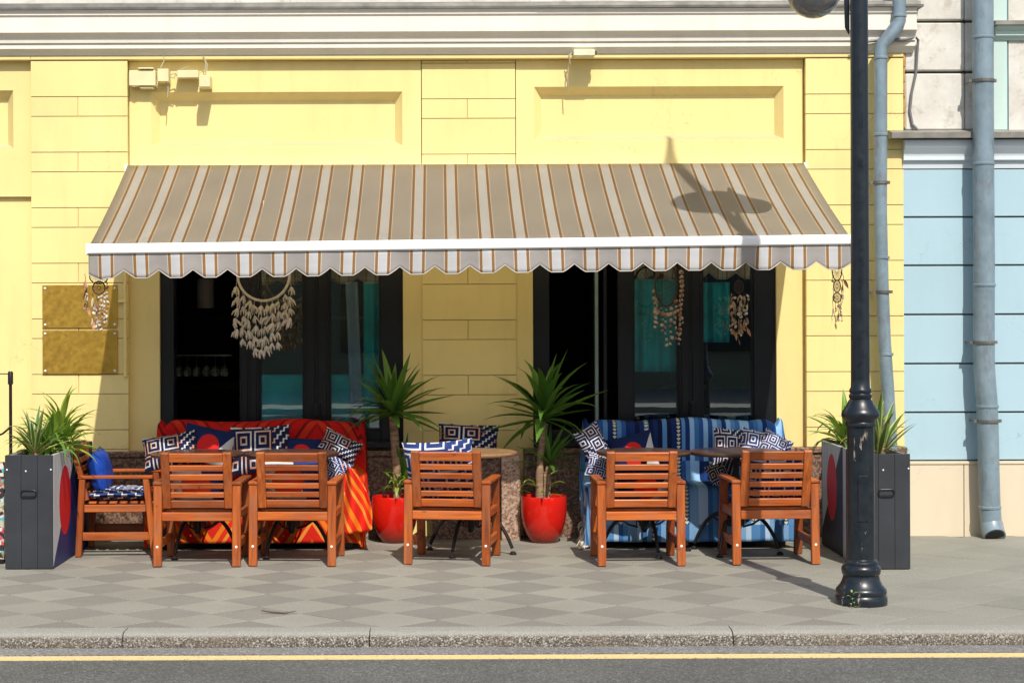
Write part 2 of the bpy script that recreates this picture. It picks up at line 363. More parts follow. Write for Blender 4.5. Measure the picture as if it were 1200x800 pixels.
def mk_bluethrow():
    t = MT('blue_banded_throw', 0.9, 0.1); u, v, _ = t.xyz(t.co('UV'))[0:3]
    nb = 58.0; idx = t.m1('FLOOR', t.m1('MULTIPLY', u, nb))
    wn_ = t.n('TexWhiteNoise', {'Vector': t.n('CombineXYZ', {0: idx, 1: 2.0, 2: 0.0}).outputs[0]}).outputs[0]
    blk = t.m1('FLOOR', t.m1('MULTIPLY', v, 4.3)); w2 = t.n('TexWhiteNoise', {'Vector': t.n('CombineXYZ', {0: t.m1('FLOOR', t.m1('MULTIPLY', u, 9.0)), 1: blk, 2: 7.0}).outputs[0]}).outputs[0]
    h = t.m1('MULTIPLY_ADD', w2, 0.35, t.m1('MULTIPLY', wn_, 0.65))
    c1 = t.ramp(h, [(0, (0.006, 0.010, 0.035)), (0.20, (0.008, 0.022, 0.09)), (0.33, (0.022, 0.072, 0.22)), (0.45, (0.08, 0.19, 0.38)), (0.57, (0.009, 0.028, 0.11)), (0.68, (0.22, 0.37, 0.55)), (0.82, (0.04, 0.13, 0.29))], 'CONSTANT')
    end = t.m1('MAXIMUM', t.ramp(u, [(0.15, 1.0), (0.19, 0.0)]), t.ramp(v, [(0.74, 0.0), (0.80, 0.85)]))  # pale woven end; the lower front lightened too, sunlight put into its colour
    pale = t.ramp(h, [(0, (0.05, 0.16, 0.38)), (0.3, (0.22, 0.40, 0.62)), (0.5, (0.10, 0.26, 0.50)), (0.66, (0.42, 0.56, 0.70))], 'CONSTANT')
    c1 = t.mix(1.0, c1, (1.35, 1.4, 1.45), 'MULTIPLY'); c1 = t.mix(end, c1, pale)
    # black-and-white zigzag ladders
    fu = t.m1('FRACT', t.m1('MULTIPLY', u, nb)); lad = t.m1('LESS_THAN', t.m1('ABSOLUTE', t.m1('SUBTRACT', t.m1('MODULO', idx, 7.0), 3.0)), 0.5)
    teeth = t.m1('LESS_THAN', t.m1('FRACT', t.m1('MULTIPLY', v, 60.0)), t.m1('MULTIPLY_ADD', t.m1('ABSOLUTE', t.m1('SUBTRACT', fu, 0.5)), -1.2, 0.8))
    on = t.m1('GREATER_THAN', t.n('TexWhiteNoise', {'Vector': t.n('CombineXYZ', {0: idx, 1: blk, 2: 1.0}).outputs[0]}).outputs[0], 0.35)
    inn = t.m1('LESS_THAN', t.m1('ABSOLUTE', t.m1('SUBTRACT', fu, 0.5)), 0.36)
    lad = t.m1('MULTIPLY', t.m1('MULTIPLY', lad, on), inn)
    c1 = t.mix(lad, c1, t.mix(teeth, (0.02, 0.02, 0.03), (0.62, 0.62, 0.56)))
    wv = t.noise(t.mapv(t.co('UV'), (500, 300, 1)), 1, 2); c1 = t.mix(1.0, c1, t.ramp(wv, [(0.3, 0.7), (0.7, 1.0)]), 'MULTIPLY')
    t.color(c1); t.bump(wv, 0.3, 0.003); return t.m
BLUET = mk_bluethrow()
def mk_pot():
    t = MT('red_glazed_ceramic', 0.12, 0.6); z = t.xyz(t.co('Object'))[2]; f = t.noise(t.co('Object'), 12, 4)
    zz = t.m1('MULTIPLY_ADD', f, 0.05, z)
    t.color(t.ramp(zz, [(0.04, (0.24, 0.020, 0.008)), (0.16, (0.58, 0.012, 0.006))])); t.rough(t.ramp(f, [(0.3, 0.08), (0.7, 0.18)])); return t.m
POT = mk_pot()
def mk_leaf(name, a, b, edge=None):
    t = MT(name, 0.42, 0.4); u = t.xyz(t.co('UV'))[0]; v = t.co('UV')
    c1 = t.mix(t.rnd(), a, b); st = t.noise(t.mapv(v, (30, 1.2, 1)), 1, 3)
    c1 = t.mix(1.0, c1, t.ramp(st, [(0.3, 0.75), (0.7, 1.0)]), 'MULTIPLY')
    if edge:
        e = t.m1('GREATER_THAN', t.m1('ABSOLUTE', t.m1('SUBTRACT', u, 0.5)), 0.33); c1 = t.mix(e, c1, edge)
    t.color(c1); tr = t.n('BsdfTranslucent', {0: t.mix(1.0, c1, (1.0, 1.0, 0.55), 'MULTIPLY')}); mx = t.n('MixShader', {0: 0.28})
    t.nt.links.new(t.b.outputs[0], mx.inputs[1]); t.nt.links.new(tr.outputs[0], mx.inputs[2]); t.nt.links.new(mx.outputs[0], t.out.inputs[0]); return t.m
LEAF = mk_leaf('yucca_leaf', (0.065, 0.18, 0.024), (0.15, 0.31, 0.05))
LEAFY = mk_leaf('fresh_leaf', (0.15, 0.31, 0.025), (0.38, 0.50, 0.08))
LEAFV = mk_leaf('variegated_leaf', (0.07, 0.17, 0.03), (0.14, 0.26, 0.05), (0.48, 0.50, 0.20))
DRYL = mk_leaf('dry_leaf', (0.25, 0.15, 0.06), (0.18, 0.12, 0.04))
def mk_bark():
    t = MT('yucca_bark', 0.85, 0.2); v = t.co('Object'); f = t.noise(t.mapv(v, (12, 12, 60)), 1, 4); g = t.noise(v, 25, 4)
    t.color(t.mix(t.ramp(f, [(0.3, 0.0), (0.7, 1.0)]), (0.16, 0.095, 0.055), (0.36, 0.24, 0.15))); t.bump(f, 0.8, 0.01); return t.m
BARK = mk_bark()
def mk_tile(name, c, rnd):
    t = MT(name, 0.8, 0.25); v = t.pos()
    f = t.noise(v, 95, 3, 0.7); g = t.noise(v, 1.1, 6, 0.62); h = t.noise(v, 9, 5, 0.7)
    c1 = t.mix(t.ramp(g, [(0.35, 0.0), (0.7, 1.0)]), c, sc(c, 0.84))
    c1 = t.mix(1.0, c1, t.ramp(f, [(0.28, 0.70), (0.72, 1.16)]), 'MULTIPLY')
    c1 = t.mix(t.m1('MULTIPLY', t.ramp(h, [(0.62, 0.0), (0.75, 1.0)]), 0.28), c1, sc(c, 0.6))
    c1 = t.mix(1.0, c1, t.ramp(t.rnd(), [(0, 1 - rnd), (1, 1.0)]), 'MULTIPLY')
    vo = t.n('TexVoronoi', {'Vector': v, 'Scale': 3.2, 'Randomness': 1.0}); sp = t.m1('LESS_THAN', vo.outputs['Distance'], t.m1('MULTIPLY', t.n('SeparateColor', {0: vo.outputs['Color']}).outputs[1], 0.045))
    c1 = t.mix(t.m1('MULTIPLY', sp, 0.5), c1, sc(c, 0.5))
    sl_ = t.ramp(t.noise(t.mapv(v, (0.6, 1.6, 1)), 1.0, 5, 0.6, 0.8), [(0.5, 0.0), (0.75, 1.0)]); c1 = t.mix(t.m1('MULTIPLY', sl_, 0.22), c1, sc(c, 0.62))
    t.color(c1); t.bump(f, 0.25, 0.003); return t.m
TILE_L = mk_tile('light_paving', (0.318, 0.306, 0.256), 0.10)
TILE_D = mk_tile('dark_paving', (0.258, 0.243, 0.210), 0.12)
TILE_R = mk_tile('greenish_paving', (0.308, 0.300, 0.250), 0.12)
GROUT = simple('grout', (0.15, 0.135, 0.11), 0.95)
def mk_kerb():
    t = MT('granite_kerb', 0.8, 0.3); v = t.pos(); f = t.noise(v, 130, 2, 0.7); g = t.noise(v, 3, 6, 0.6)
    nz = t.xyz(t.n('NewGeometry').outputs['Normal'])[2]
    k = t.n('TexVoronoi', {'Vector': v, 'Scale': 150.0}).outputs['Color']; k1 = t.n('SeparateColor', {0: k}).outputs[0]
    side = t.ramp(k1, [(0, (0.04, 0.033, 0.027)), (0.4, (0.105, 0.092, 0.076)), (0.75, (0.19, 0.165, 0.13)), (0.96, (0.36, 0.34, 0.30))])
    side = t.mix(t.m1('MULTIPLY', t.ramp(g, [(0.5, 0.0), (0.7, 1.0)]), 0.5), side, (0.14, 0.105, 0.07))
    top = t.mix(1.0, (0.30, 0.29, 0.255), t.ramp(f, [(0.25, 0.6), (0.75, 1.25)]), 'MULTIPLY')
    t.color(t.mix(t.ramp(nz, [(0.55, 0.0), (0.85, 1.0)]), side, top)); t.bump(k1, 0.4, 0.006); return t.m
KERB = mk_kerb()
def mk_asphalt(name, c):
    t = MT(name, 0.8, 0.3); v = t.pos(); k = t.n('TexVoronoi', {'Vector': v, 'Scale': 110.0}).outputs['Color']; k1 = t.n('SeparateColor', {0: k}).outputs[0]
    g = t.noise(v, 1.2, 6, 0.6)
    c1 = t.mix(1.0, c, t.ramp(k1, [(0, 0.62), (0.5, 0.97), (0.85, 1.2), (1, 1.8)]), 'MULTIPLY')
    c1 = t.mix(1.0, c1, t.ramp(g, [(0.3, 0.8), (0.7, 1.08)]), 'MULTIPLY'); t.color(c1); t.bump(k1, 0.6, 0.006); return t.m
ASPH = mk_asphalt('asphalt', (0.118, 0.118, 0.108)); GUTT = mk_asphalt('gutter_concrete', (0.21, 0.205, 0.195))
def mk_yline():
    t = MT('yellow_road_paint', 0.7, 0.3); v = t.pos(); f = t.noise(v, 60, 4, 0.7)
    t.color(t.mix(t.ramp(f, [(0.55, 0.0), (0.66, 1.0)]), (0.72, 0.53, 0.24), (0.30, 0.25, 0.17))); return t.m
YLINE = mk_yline()
COTTON = simple('cream_cotton', (0.62, 0.53, 0.42), 0.9, 0.2, 40)
WOODHOOP = simple('dark_hoop', (0.05, 0.03, 0.02), 0.6)
SHELL = simple('shell_beige', (0.52, 0.40, 0.28), 0.5, 0.4, 60, rnd=0.3)
SHELLO = simple('shell_terracotta', (0.42, 0.20, 0.10), 0.5, 0.4, 60, rnd=0.35)
SHELLW = simple('shell_white', (0.68, 0.62, 0.52), 0.4, 0.4, 70, rnd=0.3)
TEAL = simple('teal_reflection', (0.015, 0.66, 0.72), 0.85, 0.25, 5)
TEALD = simple('dark_teal_reflection', (0.01, 0.30, 0.46), 0.9, 0.3, 4)
LTBLUE = simple('pale_blue_reflection', (0.36, 0.48, 0.62), 0.85)
TABLETOP = simple('dark_table_wood', (0.075, 0.035, 0.02), 0.28, 0.4, 14, spec=0.5, co='Object')
TANTOP = simple('tan_table_wood', (0.30, 0.17, 0.085), 0.3, 0.3, 14, spec=0.5, co='Object')
DIRT = simple('debris', (0.12, 0.08, 0.05), 0.9)

# ------------------------------------------------------------------ ground, road, kerb
def struct(o): return tag(o, kind='structure')
struct(box('road', ASPH, None, -60, 60, -60, -4.30, -0.30, -0.080))
struct(box('gutter', GUTT, None, -60, 60, -4.42, -4.20, -0.29, -0.0755))
ln = box('road_marking', YLINE, None, -60, 60, -4.555, -4.455, -0.2, -0.0755); struct(ln)
pave = box('pavement', GROUT, None, -60, 60, -4.08, 0.3, -0.3, -0.006); struct(pave)
TW, TD, GAP = 0.54, 0.49, 0.0045
KIN = -4.048                                   # inner edge of the kerb stones
TILES = {}
def tile_mesh(mat, ylo):
    """rhombic tile, cut straight where it meets the kerb (ylo, local)"""
    key = (mat.name, None if ylo is None else round(ylo, 3))
    if key in TILES: return TILES[key]
    a, b = TW / 2 - GAP, TD / 2 - GAP
    poly = [(a, 0), (0, b), (-a, 0), (0, -b)]
    if ylo is not None:
        out = []
        for (x0, y0), (x1, y1) in zip(poly, poly[1:] + poly[:1]):
            if y0 >= ylo: out.append((x0, y0))
            if (y0 >= ylo) != (y1 >= ylo):
                f = (ylo - y0) / (y1 - y0); out.append((x0 + (x1 - x0) * f, ylo))
        poly = out
    n = len(poly); m = MB()
    m.add([(x, y, 0) for x, y in poly] + [(x, y, -0.03) for x, y in poly], [tuple(range(n)), tuple(range(2 * n - 1, n - 1, -1))] + [(k, k + n, (k + 1) % n + n, (k + 1) % n) for k in range(n)])
    TILES[key] = m.mesh('paving_tile', mat, 0.002); return TILES[key]
X0, Y0 = -2.52, -2.33
for j in range(-4, 5):
    for i in range(-4, 15):
        for half in (0, 1):
            x = X0 + (i + half * 0.5) * TW; y = Y0 + (j + half * 0.5) * TD
            if x < -4.4 or x > 4.6 or y + TD / 2 < KIN + 0.03 or y > -0.04: continue
            mat_ = TILE_R if x > 2.55 else (TILE_D if half else TILE_L)
            ylo = KIN - y if y - TD / 2 < KIN else None
            link('paving_tile', tile_mesh(mat_, ylo), pave, (x, y, random.uniform(-0.0012, 0.0012)), (random.uniform(-.002, .002), random.uniform(-.002, .002), 0))
kerb = box('kerb', GROUT, None, -60, 60, -4.15, -4.085, -0.3, -0.004); struct(kerb)
kx = [-5.8, -3.85, PX(143, -4.2), PX(432, -4.2), PX(857, -4.2), 3.55, 5.5]
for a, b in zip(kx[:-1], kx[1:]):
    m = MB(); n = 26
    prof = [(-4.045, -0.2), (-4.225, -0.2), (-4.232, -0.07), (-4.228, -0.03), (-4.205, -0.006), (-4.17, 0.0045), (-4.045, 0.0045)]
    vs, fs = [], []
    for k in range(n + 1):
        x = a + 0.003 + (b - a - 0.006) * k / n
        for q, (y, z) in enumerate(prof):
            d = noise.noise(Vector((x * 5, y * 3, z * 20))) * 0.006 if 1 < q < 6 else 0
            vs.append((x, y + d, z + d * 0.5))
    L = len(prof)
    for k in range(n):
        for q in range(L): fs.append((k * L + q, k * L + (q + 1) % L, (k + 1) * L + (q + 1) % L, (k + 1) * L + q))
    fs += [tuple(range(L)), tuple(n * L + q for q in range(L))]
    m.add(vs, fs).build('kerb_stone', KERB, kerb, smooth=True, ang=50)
struct(box('opposite_pavement', TILE_R, None, -60, 60, -30, -18.5, -0.3, 0.02))

# ------------------------------------------------------------------ yellow building
yb = empty('yellow_building', (0, 0, 0), 0, 'pale yellow plastered building with white cornice behind the striped awning', 'building')
XL, XR = -5.2, 3.545
xa, xb, xc, xd, xe, xf = PX(37), PX(150), PX(495), PX(605), PX(945), PX(1060)
WL0, WL1, WR0, WR1 = PX(185), PX(472), PX(625), PX(912)
ZTOP, ZARC, WT, WB = 4.3, PZ(69), 2.52, 0.70
REC = 0.078
# backing wall with two openings (front face REC behind the pilasters)
bw = MB()
bw.box(xb - 0.02, WL0, REC, 0.3, 0, 2.64); bw.box(WL1, WR0, REC, 0.3, 0, 2.64); bw.box(WR1, xe + 0.02, REC, 0.3, 0, 2.64)
for a, b in ((WL0, WL1), (WR0, WR1)):
    bw.box(a, b, REC, 0.3, WT, 2.64); bw.box(a, b, REC, 0.3, 0, WB)
bw.box(xb - 0.02, xe + 0.02, 0.22, 0.3, 2.64, ZARC); bw.build('wall', YEL, yb)
box('architrave', YEL, yb, xa - 0.0, xf - 0.002, -0.006, 0.3, ZARC, PZ(64.5), 0.004)
box('upper_wall', OLDST, yb, XL, xf + 0.04, 0.02, 0.3, 4.12, 5.5)
# pilasters: backing and blocks
TALL, SHRT = [], []
def pilaster(x0, x1, yf, zmax, zoff, mid, zmin=0.66):
    box('pilaster', YELGAP, yb, x0 + 0.004, x1 - 0.004, yf + 0.012, 0.3, 0.0, zmax)
    z = PZ(112) - zoff; edges = []
    zz = z
    per = 65.0 / 148.94; th = 42 / 148.94
    # walk up and down from the line at y=112
    rows = [(z, min(zmax, z + th), 'T')]
    while True:
        a = rows[-1][0]
        k = 'S' if rows[-1][2] == 'T' else 'T'; h = per - th if k == 'S' else th
        lo = a - h
        if lo < zmin: rows.append((zmin, a, k)); break
        rows.append((lo, a, k))
    if rows[0][1] < zmax - 0.01: rows.insert(0, (rows[0][1], zmax, 'S'))
    g = 0.0024
    for lo, hi, k in rows:
        if hi - lo < 0.02: continue
        xs = [x0, x1] if (k == 'T' or not mid) else [x0, (x0 + x1) / 2 - 0.01, x1]
        for p, q in zip(xs[:-1], xs[1:]):
            e = random.uniform(-0.0012, 0.0012)
            box('stone_block', YEL, yb, p + (g if p > x0 else 0), q - (g if q < x1 else 0), yf + e, yf + 0.05, lo + g, hi - g, 0.002)
pilaster(xa, xb, 0.0, ZARC - 0.003, 0.0, True)
pilaster(xc, xd, REC - 0.016, ZARC - 0.003, 0.02, True)
pilaster(xe, xf - 0.004, 0.0, ZARC - 0.003, 0.0, False)
# recessed panels in the bays
def inset(x0, x1, z0, z1, yf, dep=0.05, bev=0.058, fr=(None,)):
    m = MB(); o = [(x0, z0), (x1, z0), (x1, z1), (x0, z1)]; i = [(x0 + bev, z0 + bev * .6), (x1 - bev, z0 + bev * .6), (x1 - bev, z1 - bev), (x0 + bev, z1 - bev)]
    X0_, X1_, Z0_, Z1_ = fr
    f = [(X0_, Z0_), (X1_, Z0_), (X1_, Z1_), (X0_, Z1_)]
    vs = [(x, yf, z) for x, z in f] + [(x, yf, z) for x, z in o] + [(x, yf + dep, z) for x, z in i]
    vs += [(x, yf + dep + 0.02, z) for x, z in f]
    fs = []
    for k in range(4):
        k2 = (k + 1) % 4
        fs += [(k, k2, 4 + k2, 4 + k), (4 + k, 4 + k2, 8 + k2, 8 + k), (k, 12 + k, 12 + k2, k2)]
    fs += [(8, 9, 10, 11), (12, 13, 14, 15)]
    m.add(vs, fs).build('wall_panel', YEL, yb)
yb_face = REC - 0.072 + 0.01
inset(PX(176), PX(472), PZ(169), PZ(106), REC - 0.010, 0.078, 0.062, (xb + 0.004, xc - 0.006, 2.62, ZARC - 0.004))
inset(PX(627), PX(921), PZ(163), PZ(101), REC - 0.010, 0.078, 0.062, (xd + 0.006, xe - 0.004, 2.62, ZARC - 0.004))
# far left bay
inset(PX(-90), PX(14), PZ(171), PZ(103), 0.066, 0.078, 0.062, (XL, xa - 0.004, PZ(228), ZARC - 0.0))
box('side_bay', YEL, yb, XL, xa - 0.002, 0.10, 0.3, 0.0, PZ(228) + 0.02)
box('side_bay_head', YEL, yb, XL, xa - 0.001, -0.006, 0.3, ZARC, PZ(64.5), 0.004)
# conduit on the pilaster's return
cd = MB(); cd.tube([(PX(147), -0.016, 2.3), (PX(147), -0.016, PZ(440))], 0.014, 8)
cd.box(PX(139), PX(148.5), -0.034, -0.003, PZ(353), PZ(349)); cd.build('conduit', YEL, yb, smooth=True)
# cornice
def cornice(name, mat, prof, x0, x1):
    m = MB(); pr = [(-p, z) for p, z in prof]; pr = pr + [(0.25, prof[-1][1]), (0.25, prof[0][1])]
    return m.prism_x(pr, x0, x1).build(name, mat, yb)
zc = lambda y: PZ(y)
cornice('cornice', WHT, [(0.002, zc(64.4)), (0.012, zc(63.6)), (0.030, zc(60)), (0.056, zc(57)), (0.056, zc(52.4)), (0.052, zc(51.6)), (0.070, zc(50.6)), (0.074, zc(46.5)), (0.078, zc(45)),
                        (0.105, zc(41)), (0.118, zc(39.6)), (0.118, zc(37.2)), (0.112, zc(36.6)), (0.112, zc(21)), (0.126, zc(19.5)), (0.126, zc(16.5)), (0.138, zc(14))], XL, xf + 0.075)
fl = MB()
fl.box(XL, PX(632), -0.152, 0.02, zc(13.8), zc(11.2)); fl.box(PX(632) - 0.01, xf + 0.12, -0.156, 0.02, zc(13.6), zc(10.8))
fl.prism_x([(-0.146, zc(11.1)), (0.02, zc(11.1)), (0.02, zc(2)), (-0.14, zc(7))], XL, xf + 0.10)
fl.build('cornice_flashing', METAL_FL, yb)
# bare ochre edge where the plaster ends at the neighbour's stone
for k in range(5):
    z0 = PZ(152 - k * 18); box('broken_edge', simple('bare_ochre_render', (0.48, 0.27, 0.07), 0.9, 0.35, 30), yb, xf - 0.003, xf + 0.011 + random.uniform(-.004, .006), 0.002, 0.05, z0, z0 + 0.118, 0.004)
# granite plinth
def plinth(x0, x1, yf, zt, yb_=0.05):
    box('plinth', GRAN, yb, x0, x1, yf, yb_, -0.02, zt - 0.045, 0.004)
    box('plinth_cap', GRAN, yb, x0 - 0.004, x1 + 0.004, yf - 0.02, yb_, zt - 0.045, zt, 0.008)
plinth(PX(20), WL1 + 0.05, -0.05, 0.685); plinth(PX(506), PX(596), -0.14, 0.69); plinth(WR0 - 0.08, xf, -0.05, 0.70)
box('side_step', GRANP, yb, XL, PX(36), -0.05, 0.08, -0.02, 0.55, 0.01)
box('stone_pier', GRANP, yb, PX(586), PX(608), -0.22, -0.145, -0.02, 0.665, 0.006)
box('stone_pier', GRANP, yb, PX(412), PX(433), -0.12, -0.055, -0.02, 0.42, 0.006)
# windows
def window(x0, x1, bars, panes, sashes):
    wz0, wz1, yf = WB, WT, REC + 0.035
    m = MB()
    fx0, fx1 = bars[0][1], bars[-1][0]
    m.box(x0, fx0, yf, 0.28, wz0, wz1); m.box(fx1, x1, yf, 0.28, wz0, wz1)
    m.box(fx0, fx1, yf, 0.28, wz1 - 0.12, wz1); m.box(fx0, fx1, yf, 0.28, wz0, wz0 + 0.13)
    W = m.build('window', FRAME, yb, 0.004)
    for a, b in bars[1:-1]:
        md = MB(); c = (b - a)
        md.box(a, b, yf + 0.004, 0.20, wz0 + 0.13, wz1 - 0.12)
        if c > 0.15:
            md.box(a + 0.02, a + c * .42, yf - 0.012, yf + 0.005, wz0 + 0.13, wz1 - 0.12); md.box(a + c * .58, b - 0.02, yf - 0.012, yf + 0.005, wz0 + 0.13, wz1 - 0.12)
        md.build('mullion', FRAME, W, 0.003)
    for a, b in panes:
        box('pane', GLASS, W, a + 0.001, b - 0.001, yf + 0.055, yf + 0.063, wz0 + 0.132, wz1 - 0.122)
        md = MB(); t_ = 0.016
        md.box(a, a + t_, yf + 0.03, yf + 0.085, wz0 + 0.13, wz1 - 0.12); md.box(b - t_, b, yf + 0.03, yf + 0.085, wz0 + 0.13, wz1 - 0.12)
        md.box(a + t_, b - t_, yf + 0.03, yf + 0.085, wz0 + 0.13, wz0 + 0.15); md.build('bead', FRAME, W)
    box('sill', FRAME, W, x0, x1, -0.03, yf - 0.001, wz0 + 0.004, wz0 + 0.05, 0.006)
    return W
b = lambda *p: [(PX(x, .1), PX(y, .1)) for x, y in p]
wl = window(WL0, WL1, b((185, 203), (280, 303), (356, 385), (446, 472)), b((303, 356), (385, 446)), None)
wr = window(WR0, WR1, b((625, 644), (724, 742), (796, 823), (884, 912)), b((742, 796), (823, 884)), None)
# folded glass leaf at the open side of the right window
lf = MB(); xx = PX(699, .1); lf.box(xx - 0.02, xx + 0.02, 0.105, 0.60, 0.84, 2.39)
lf.box(xx + 0.055, xx + 0.085, 0.125, 0.60, 0.84, 2.39); lf.build('folded_sash', FRAME, wr, 0.004)
box('folded_pane_edge', simple('glass_edge', (0.22, 0.30, 0.27), 0.2), wr, xx - 0.012, xx + 0.012, 0.094, 0.104, 0.86, 2.37)
for xh in (PX(371, .1), PX(811, .1)):
    hm = MB(); hm.box(xh - 0.028, xh + 0.028, 0.072, 0.089, 0.92, 1.06); hm.box(xh - 0.012, xh + 0.012, 0.045, 0.073, 0.95, 1.05)
    hm.build('window_handle', FRAME, wl if xh < 0 else wr, 0.004)
# the room behind
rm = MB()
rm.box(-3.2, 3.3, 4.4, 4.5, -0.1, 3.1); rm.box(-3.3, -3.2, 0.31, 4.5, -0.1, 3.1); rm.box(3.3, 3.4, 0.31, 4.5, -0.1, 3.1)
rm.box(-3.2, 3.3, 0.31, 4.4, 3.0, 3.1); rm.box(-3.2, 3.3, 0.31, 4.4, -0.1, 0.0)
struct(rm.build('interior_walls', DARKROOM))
# things in the room, and sheets added for street reflections in the glass
def reflection(name, mat, x0, x1, y, z0, z1, label, lean=0.0):
    m = MB()
    def fn(u, v):
        x = x0 + (x1 - x0) * u + lean * v; z = z0 + (z1 - z0) * v
        return (x, y + 0.022 * math.sin(u * (x1 - x0) * 60) + 0.02 * noise.noise(Vector((u * 3, v * 2, y))), z)
    m.grid(fn, 40, 8); o = m.build(name, mat, None, smooth=True)
    md = o.modifiers.new('thickness', 'SOLIDIFY'); md.thickness = 0.004
    return tag(o, label, 'reflection')
reflection('reflection', TEAL, PX(741, .5), PX(796, .5), 0.36, PZ(436, .4), PZ(328, .4), 'teal street reflection, added as a sheet behind the first glass pane of the right window')
reflection('reflection', TEAL, PX(822, .5), PX(852, .5), 0.36, PZ(402, .4), PZ(332, .4), 'short teal street reflection, added as a sheet in the right pane of the right window', 0.0)
reflection('reflection', TEAL, PX(427, .5), PX(450, .5), 0.36, 0.9, PZ(330, .4), 'teal street reflection, added as a sheet at the right edge of the left window', 0.0)
reflection('reflection', LTBLUE, PX(412, .5), PX(426, .5), 0.33, 0.9, PZ(330, .4), 'pale blue street reflection, added as a gathered strip in the left window', -0.04)
bn = empty('car_reflection', (PX(375, .6), 0.62, 0), 0, 'teal car reflection, added as a block behind the left window glass', 'reflection_block')  # added block in place of a teal car mirrored in the panes
MB().box(-0.50, 0.62, -0.2, 0.4, 0.0, 0.45).build('seat', TEALD, bn, 0.03, segs=2)
MB().box(-0.50, 0.62, -0.24, -0.12, 0.45, PZ(438, .45)).build('backrest', TEAL, bn, 0.04, segs=3)
pl = empty('pendant_lamp', P(241, 340, 0.9), 0, 'grey drum pendant lamp hanging inside the open left window', 'lamp')
MB().lathe([(0.001, .10), (0.05, .10), (0.072, .09), (0.072, -.15), (0.068, -.15), (0.068, .085)], 24).build('lamp_shade', simple('grey_shade', (0.16, 0.15, 0.145), 0.6), pl, smooth=True)
MB().tube([(0, 0, .10), (0, 0, .9)], 0.006, 6).build('cord', BLACKM, pl)
gr = empty('glass_rack', P(236, 417, 1.4), 0, 'rack of hanging wine glasses in the dark bar', 'rack')
box('rack_bar', simple('steel_rail', (0.25, 0.27, 0.24), 0.3, metal=0.6), gr, -0.26, 0.26, -0.06, 0.06, 0.0, 0.012)
GL2 = MT('drinking_glass', 0.05, 0.6); GL2.b.inputs['Transmission Weight'].default_value = 0.9; GL2.color((0.85, 0.9, 0.88))
gm = MB().lathe([(0.03, -0.002), (0.004, -0.01), (0.004, -0.08), (0.03, -0.10), (0.036, -0.14), (0.028, -0.175)], 14, cap=False).mesh('wine_glass', GL2.m, smooth=True)
for i in range(6): link('wine_glass', gm, gr, (-0.2 + i * 0.08, random.uniform(-.03, .03), 0))
for px_, k in ((787, 'left'), (828, 'right')):
    p_ = empty('pendant_lamp', P(px_, 452, 1.1), 0, 'dark shallow pendant lamp hanging inside, %s of the wide right mullion' % k, 'lamp')
    MB().lathe([(0.02, .05), (0.05, .03), (0.15, -.02), (0.155, -.025), (0.145, -.022), (0.04, .02)], 24).build('lamp_shade', simple('steel_shade', (0.22, 0.24, 0.28), 0.25, metal=0.7), p_, smooth=True)
    MB().tube([(0, 0, .05), (0, 0, 1.2)], 0.005, 6).build('cord', BLACKM, p_)
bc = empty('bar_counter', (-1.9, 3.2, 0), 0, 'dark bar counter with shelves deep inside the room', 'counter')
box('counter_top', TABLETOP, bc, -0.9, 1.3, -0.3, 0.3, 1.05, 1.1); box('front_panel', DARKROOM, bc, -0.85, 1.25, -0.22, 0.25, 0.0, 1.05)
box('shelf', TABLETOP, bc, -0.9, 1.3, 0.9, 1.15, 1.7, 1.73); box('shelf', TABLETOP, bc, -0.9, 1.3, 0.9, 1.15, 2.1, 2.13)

# ------------------------------------------------------------------ things fixed on the yellow facade
for k, (y0, y1, nm) in enumerate(((334, 384, 'upper'), (387, 438, 'lower'))):
    r_ = empty('brass_plaque', P(94, y1, -0.003), 0, '%s of the two square brass plaques on the yellow pilaster' % nm, 'plaque', 'brass plaques')
    w_, h_ = PX(138) - PX(50), PZ(y0) - PZ(y1)
    MB().box(-w_ / 2, w_ / 2, -0.012, 0, 0, h_).build('plate', BRASS, r_, 0.002)
    for sx in (-1, 1):
        for zz in (0.025, h_ - 0.025):
            MB().lathe([(0.009, 0), (0.009, 0.004), (0.004, 0.007)], 10, Matrix.Translation((sx * (w_ / 2 - 0.022), -0.012, zz)) @ Matrix.Rotation(R(90), 4, 'X')).build('screw', WHITEM, r_)
YPALE = simple('pale_yellow_metal', (0.72, 0.64, 0.36), 0.5, 0.12)
PCAB = simple('pale_cable', (0.42, 0.38, 0.26), 0.5)
jb = empty('junction_boxes', P(196, 100, 0.03), 0, 'cluster of yellow painted junction boxes and cables below the cornice', 'junction box')
def jbx(x0, x1, y0, y1, yf, nm='box'):
    o_ = jb.location
    MB().box(PX(x0) - o_.x, PX(x1) - o_.x, yf - o_.y, 0.05 - o_.y, PZ(y1) - o_.z, PZ(y0) - o_.z).build(nm, YPALE, jb, 0.004)
jbx(153, 184, 82, 100, -0.035); jbx(164, 182, 79, 81, -0.05, 'lid'); jbx(165, 181, 100.5, 103, -0.02, 'lid')
jbx(187, 200, 81, 96, -0.07); jbx(209, 234, 82, 91, -0.035); jbx(236, 249, 89.5, 103, -0.10)
for pts in ([(193, 64), (193, 72), (189, 80)], [(200, 90), (205, 92), (207, 86), (209, 88)], [(200, 88), (206, 86), (210, 92)], [(209, 83), (216, 81), (222, 78)], [(240, 66), (242, 74), (241, 84)], [(154, 97), (158, 102), (163, 100)], [(186, 92), (183, 99), (186, 103)], [(196, 96), (198, 104), (197, 114)], [(236, 86), (240, 82), (243, 88)], [(239, 66), (244, 76), (242, 88)]):
    MB().tube([P(x, y, -0.03 if y > 72 else -0.012) - jb.location for x, y in pts], 0.0045, 6).build('cable', PCAB, jb, smooth=True)
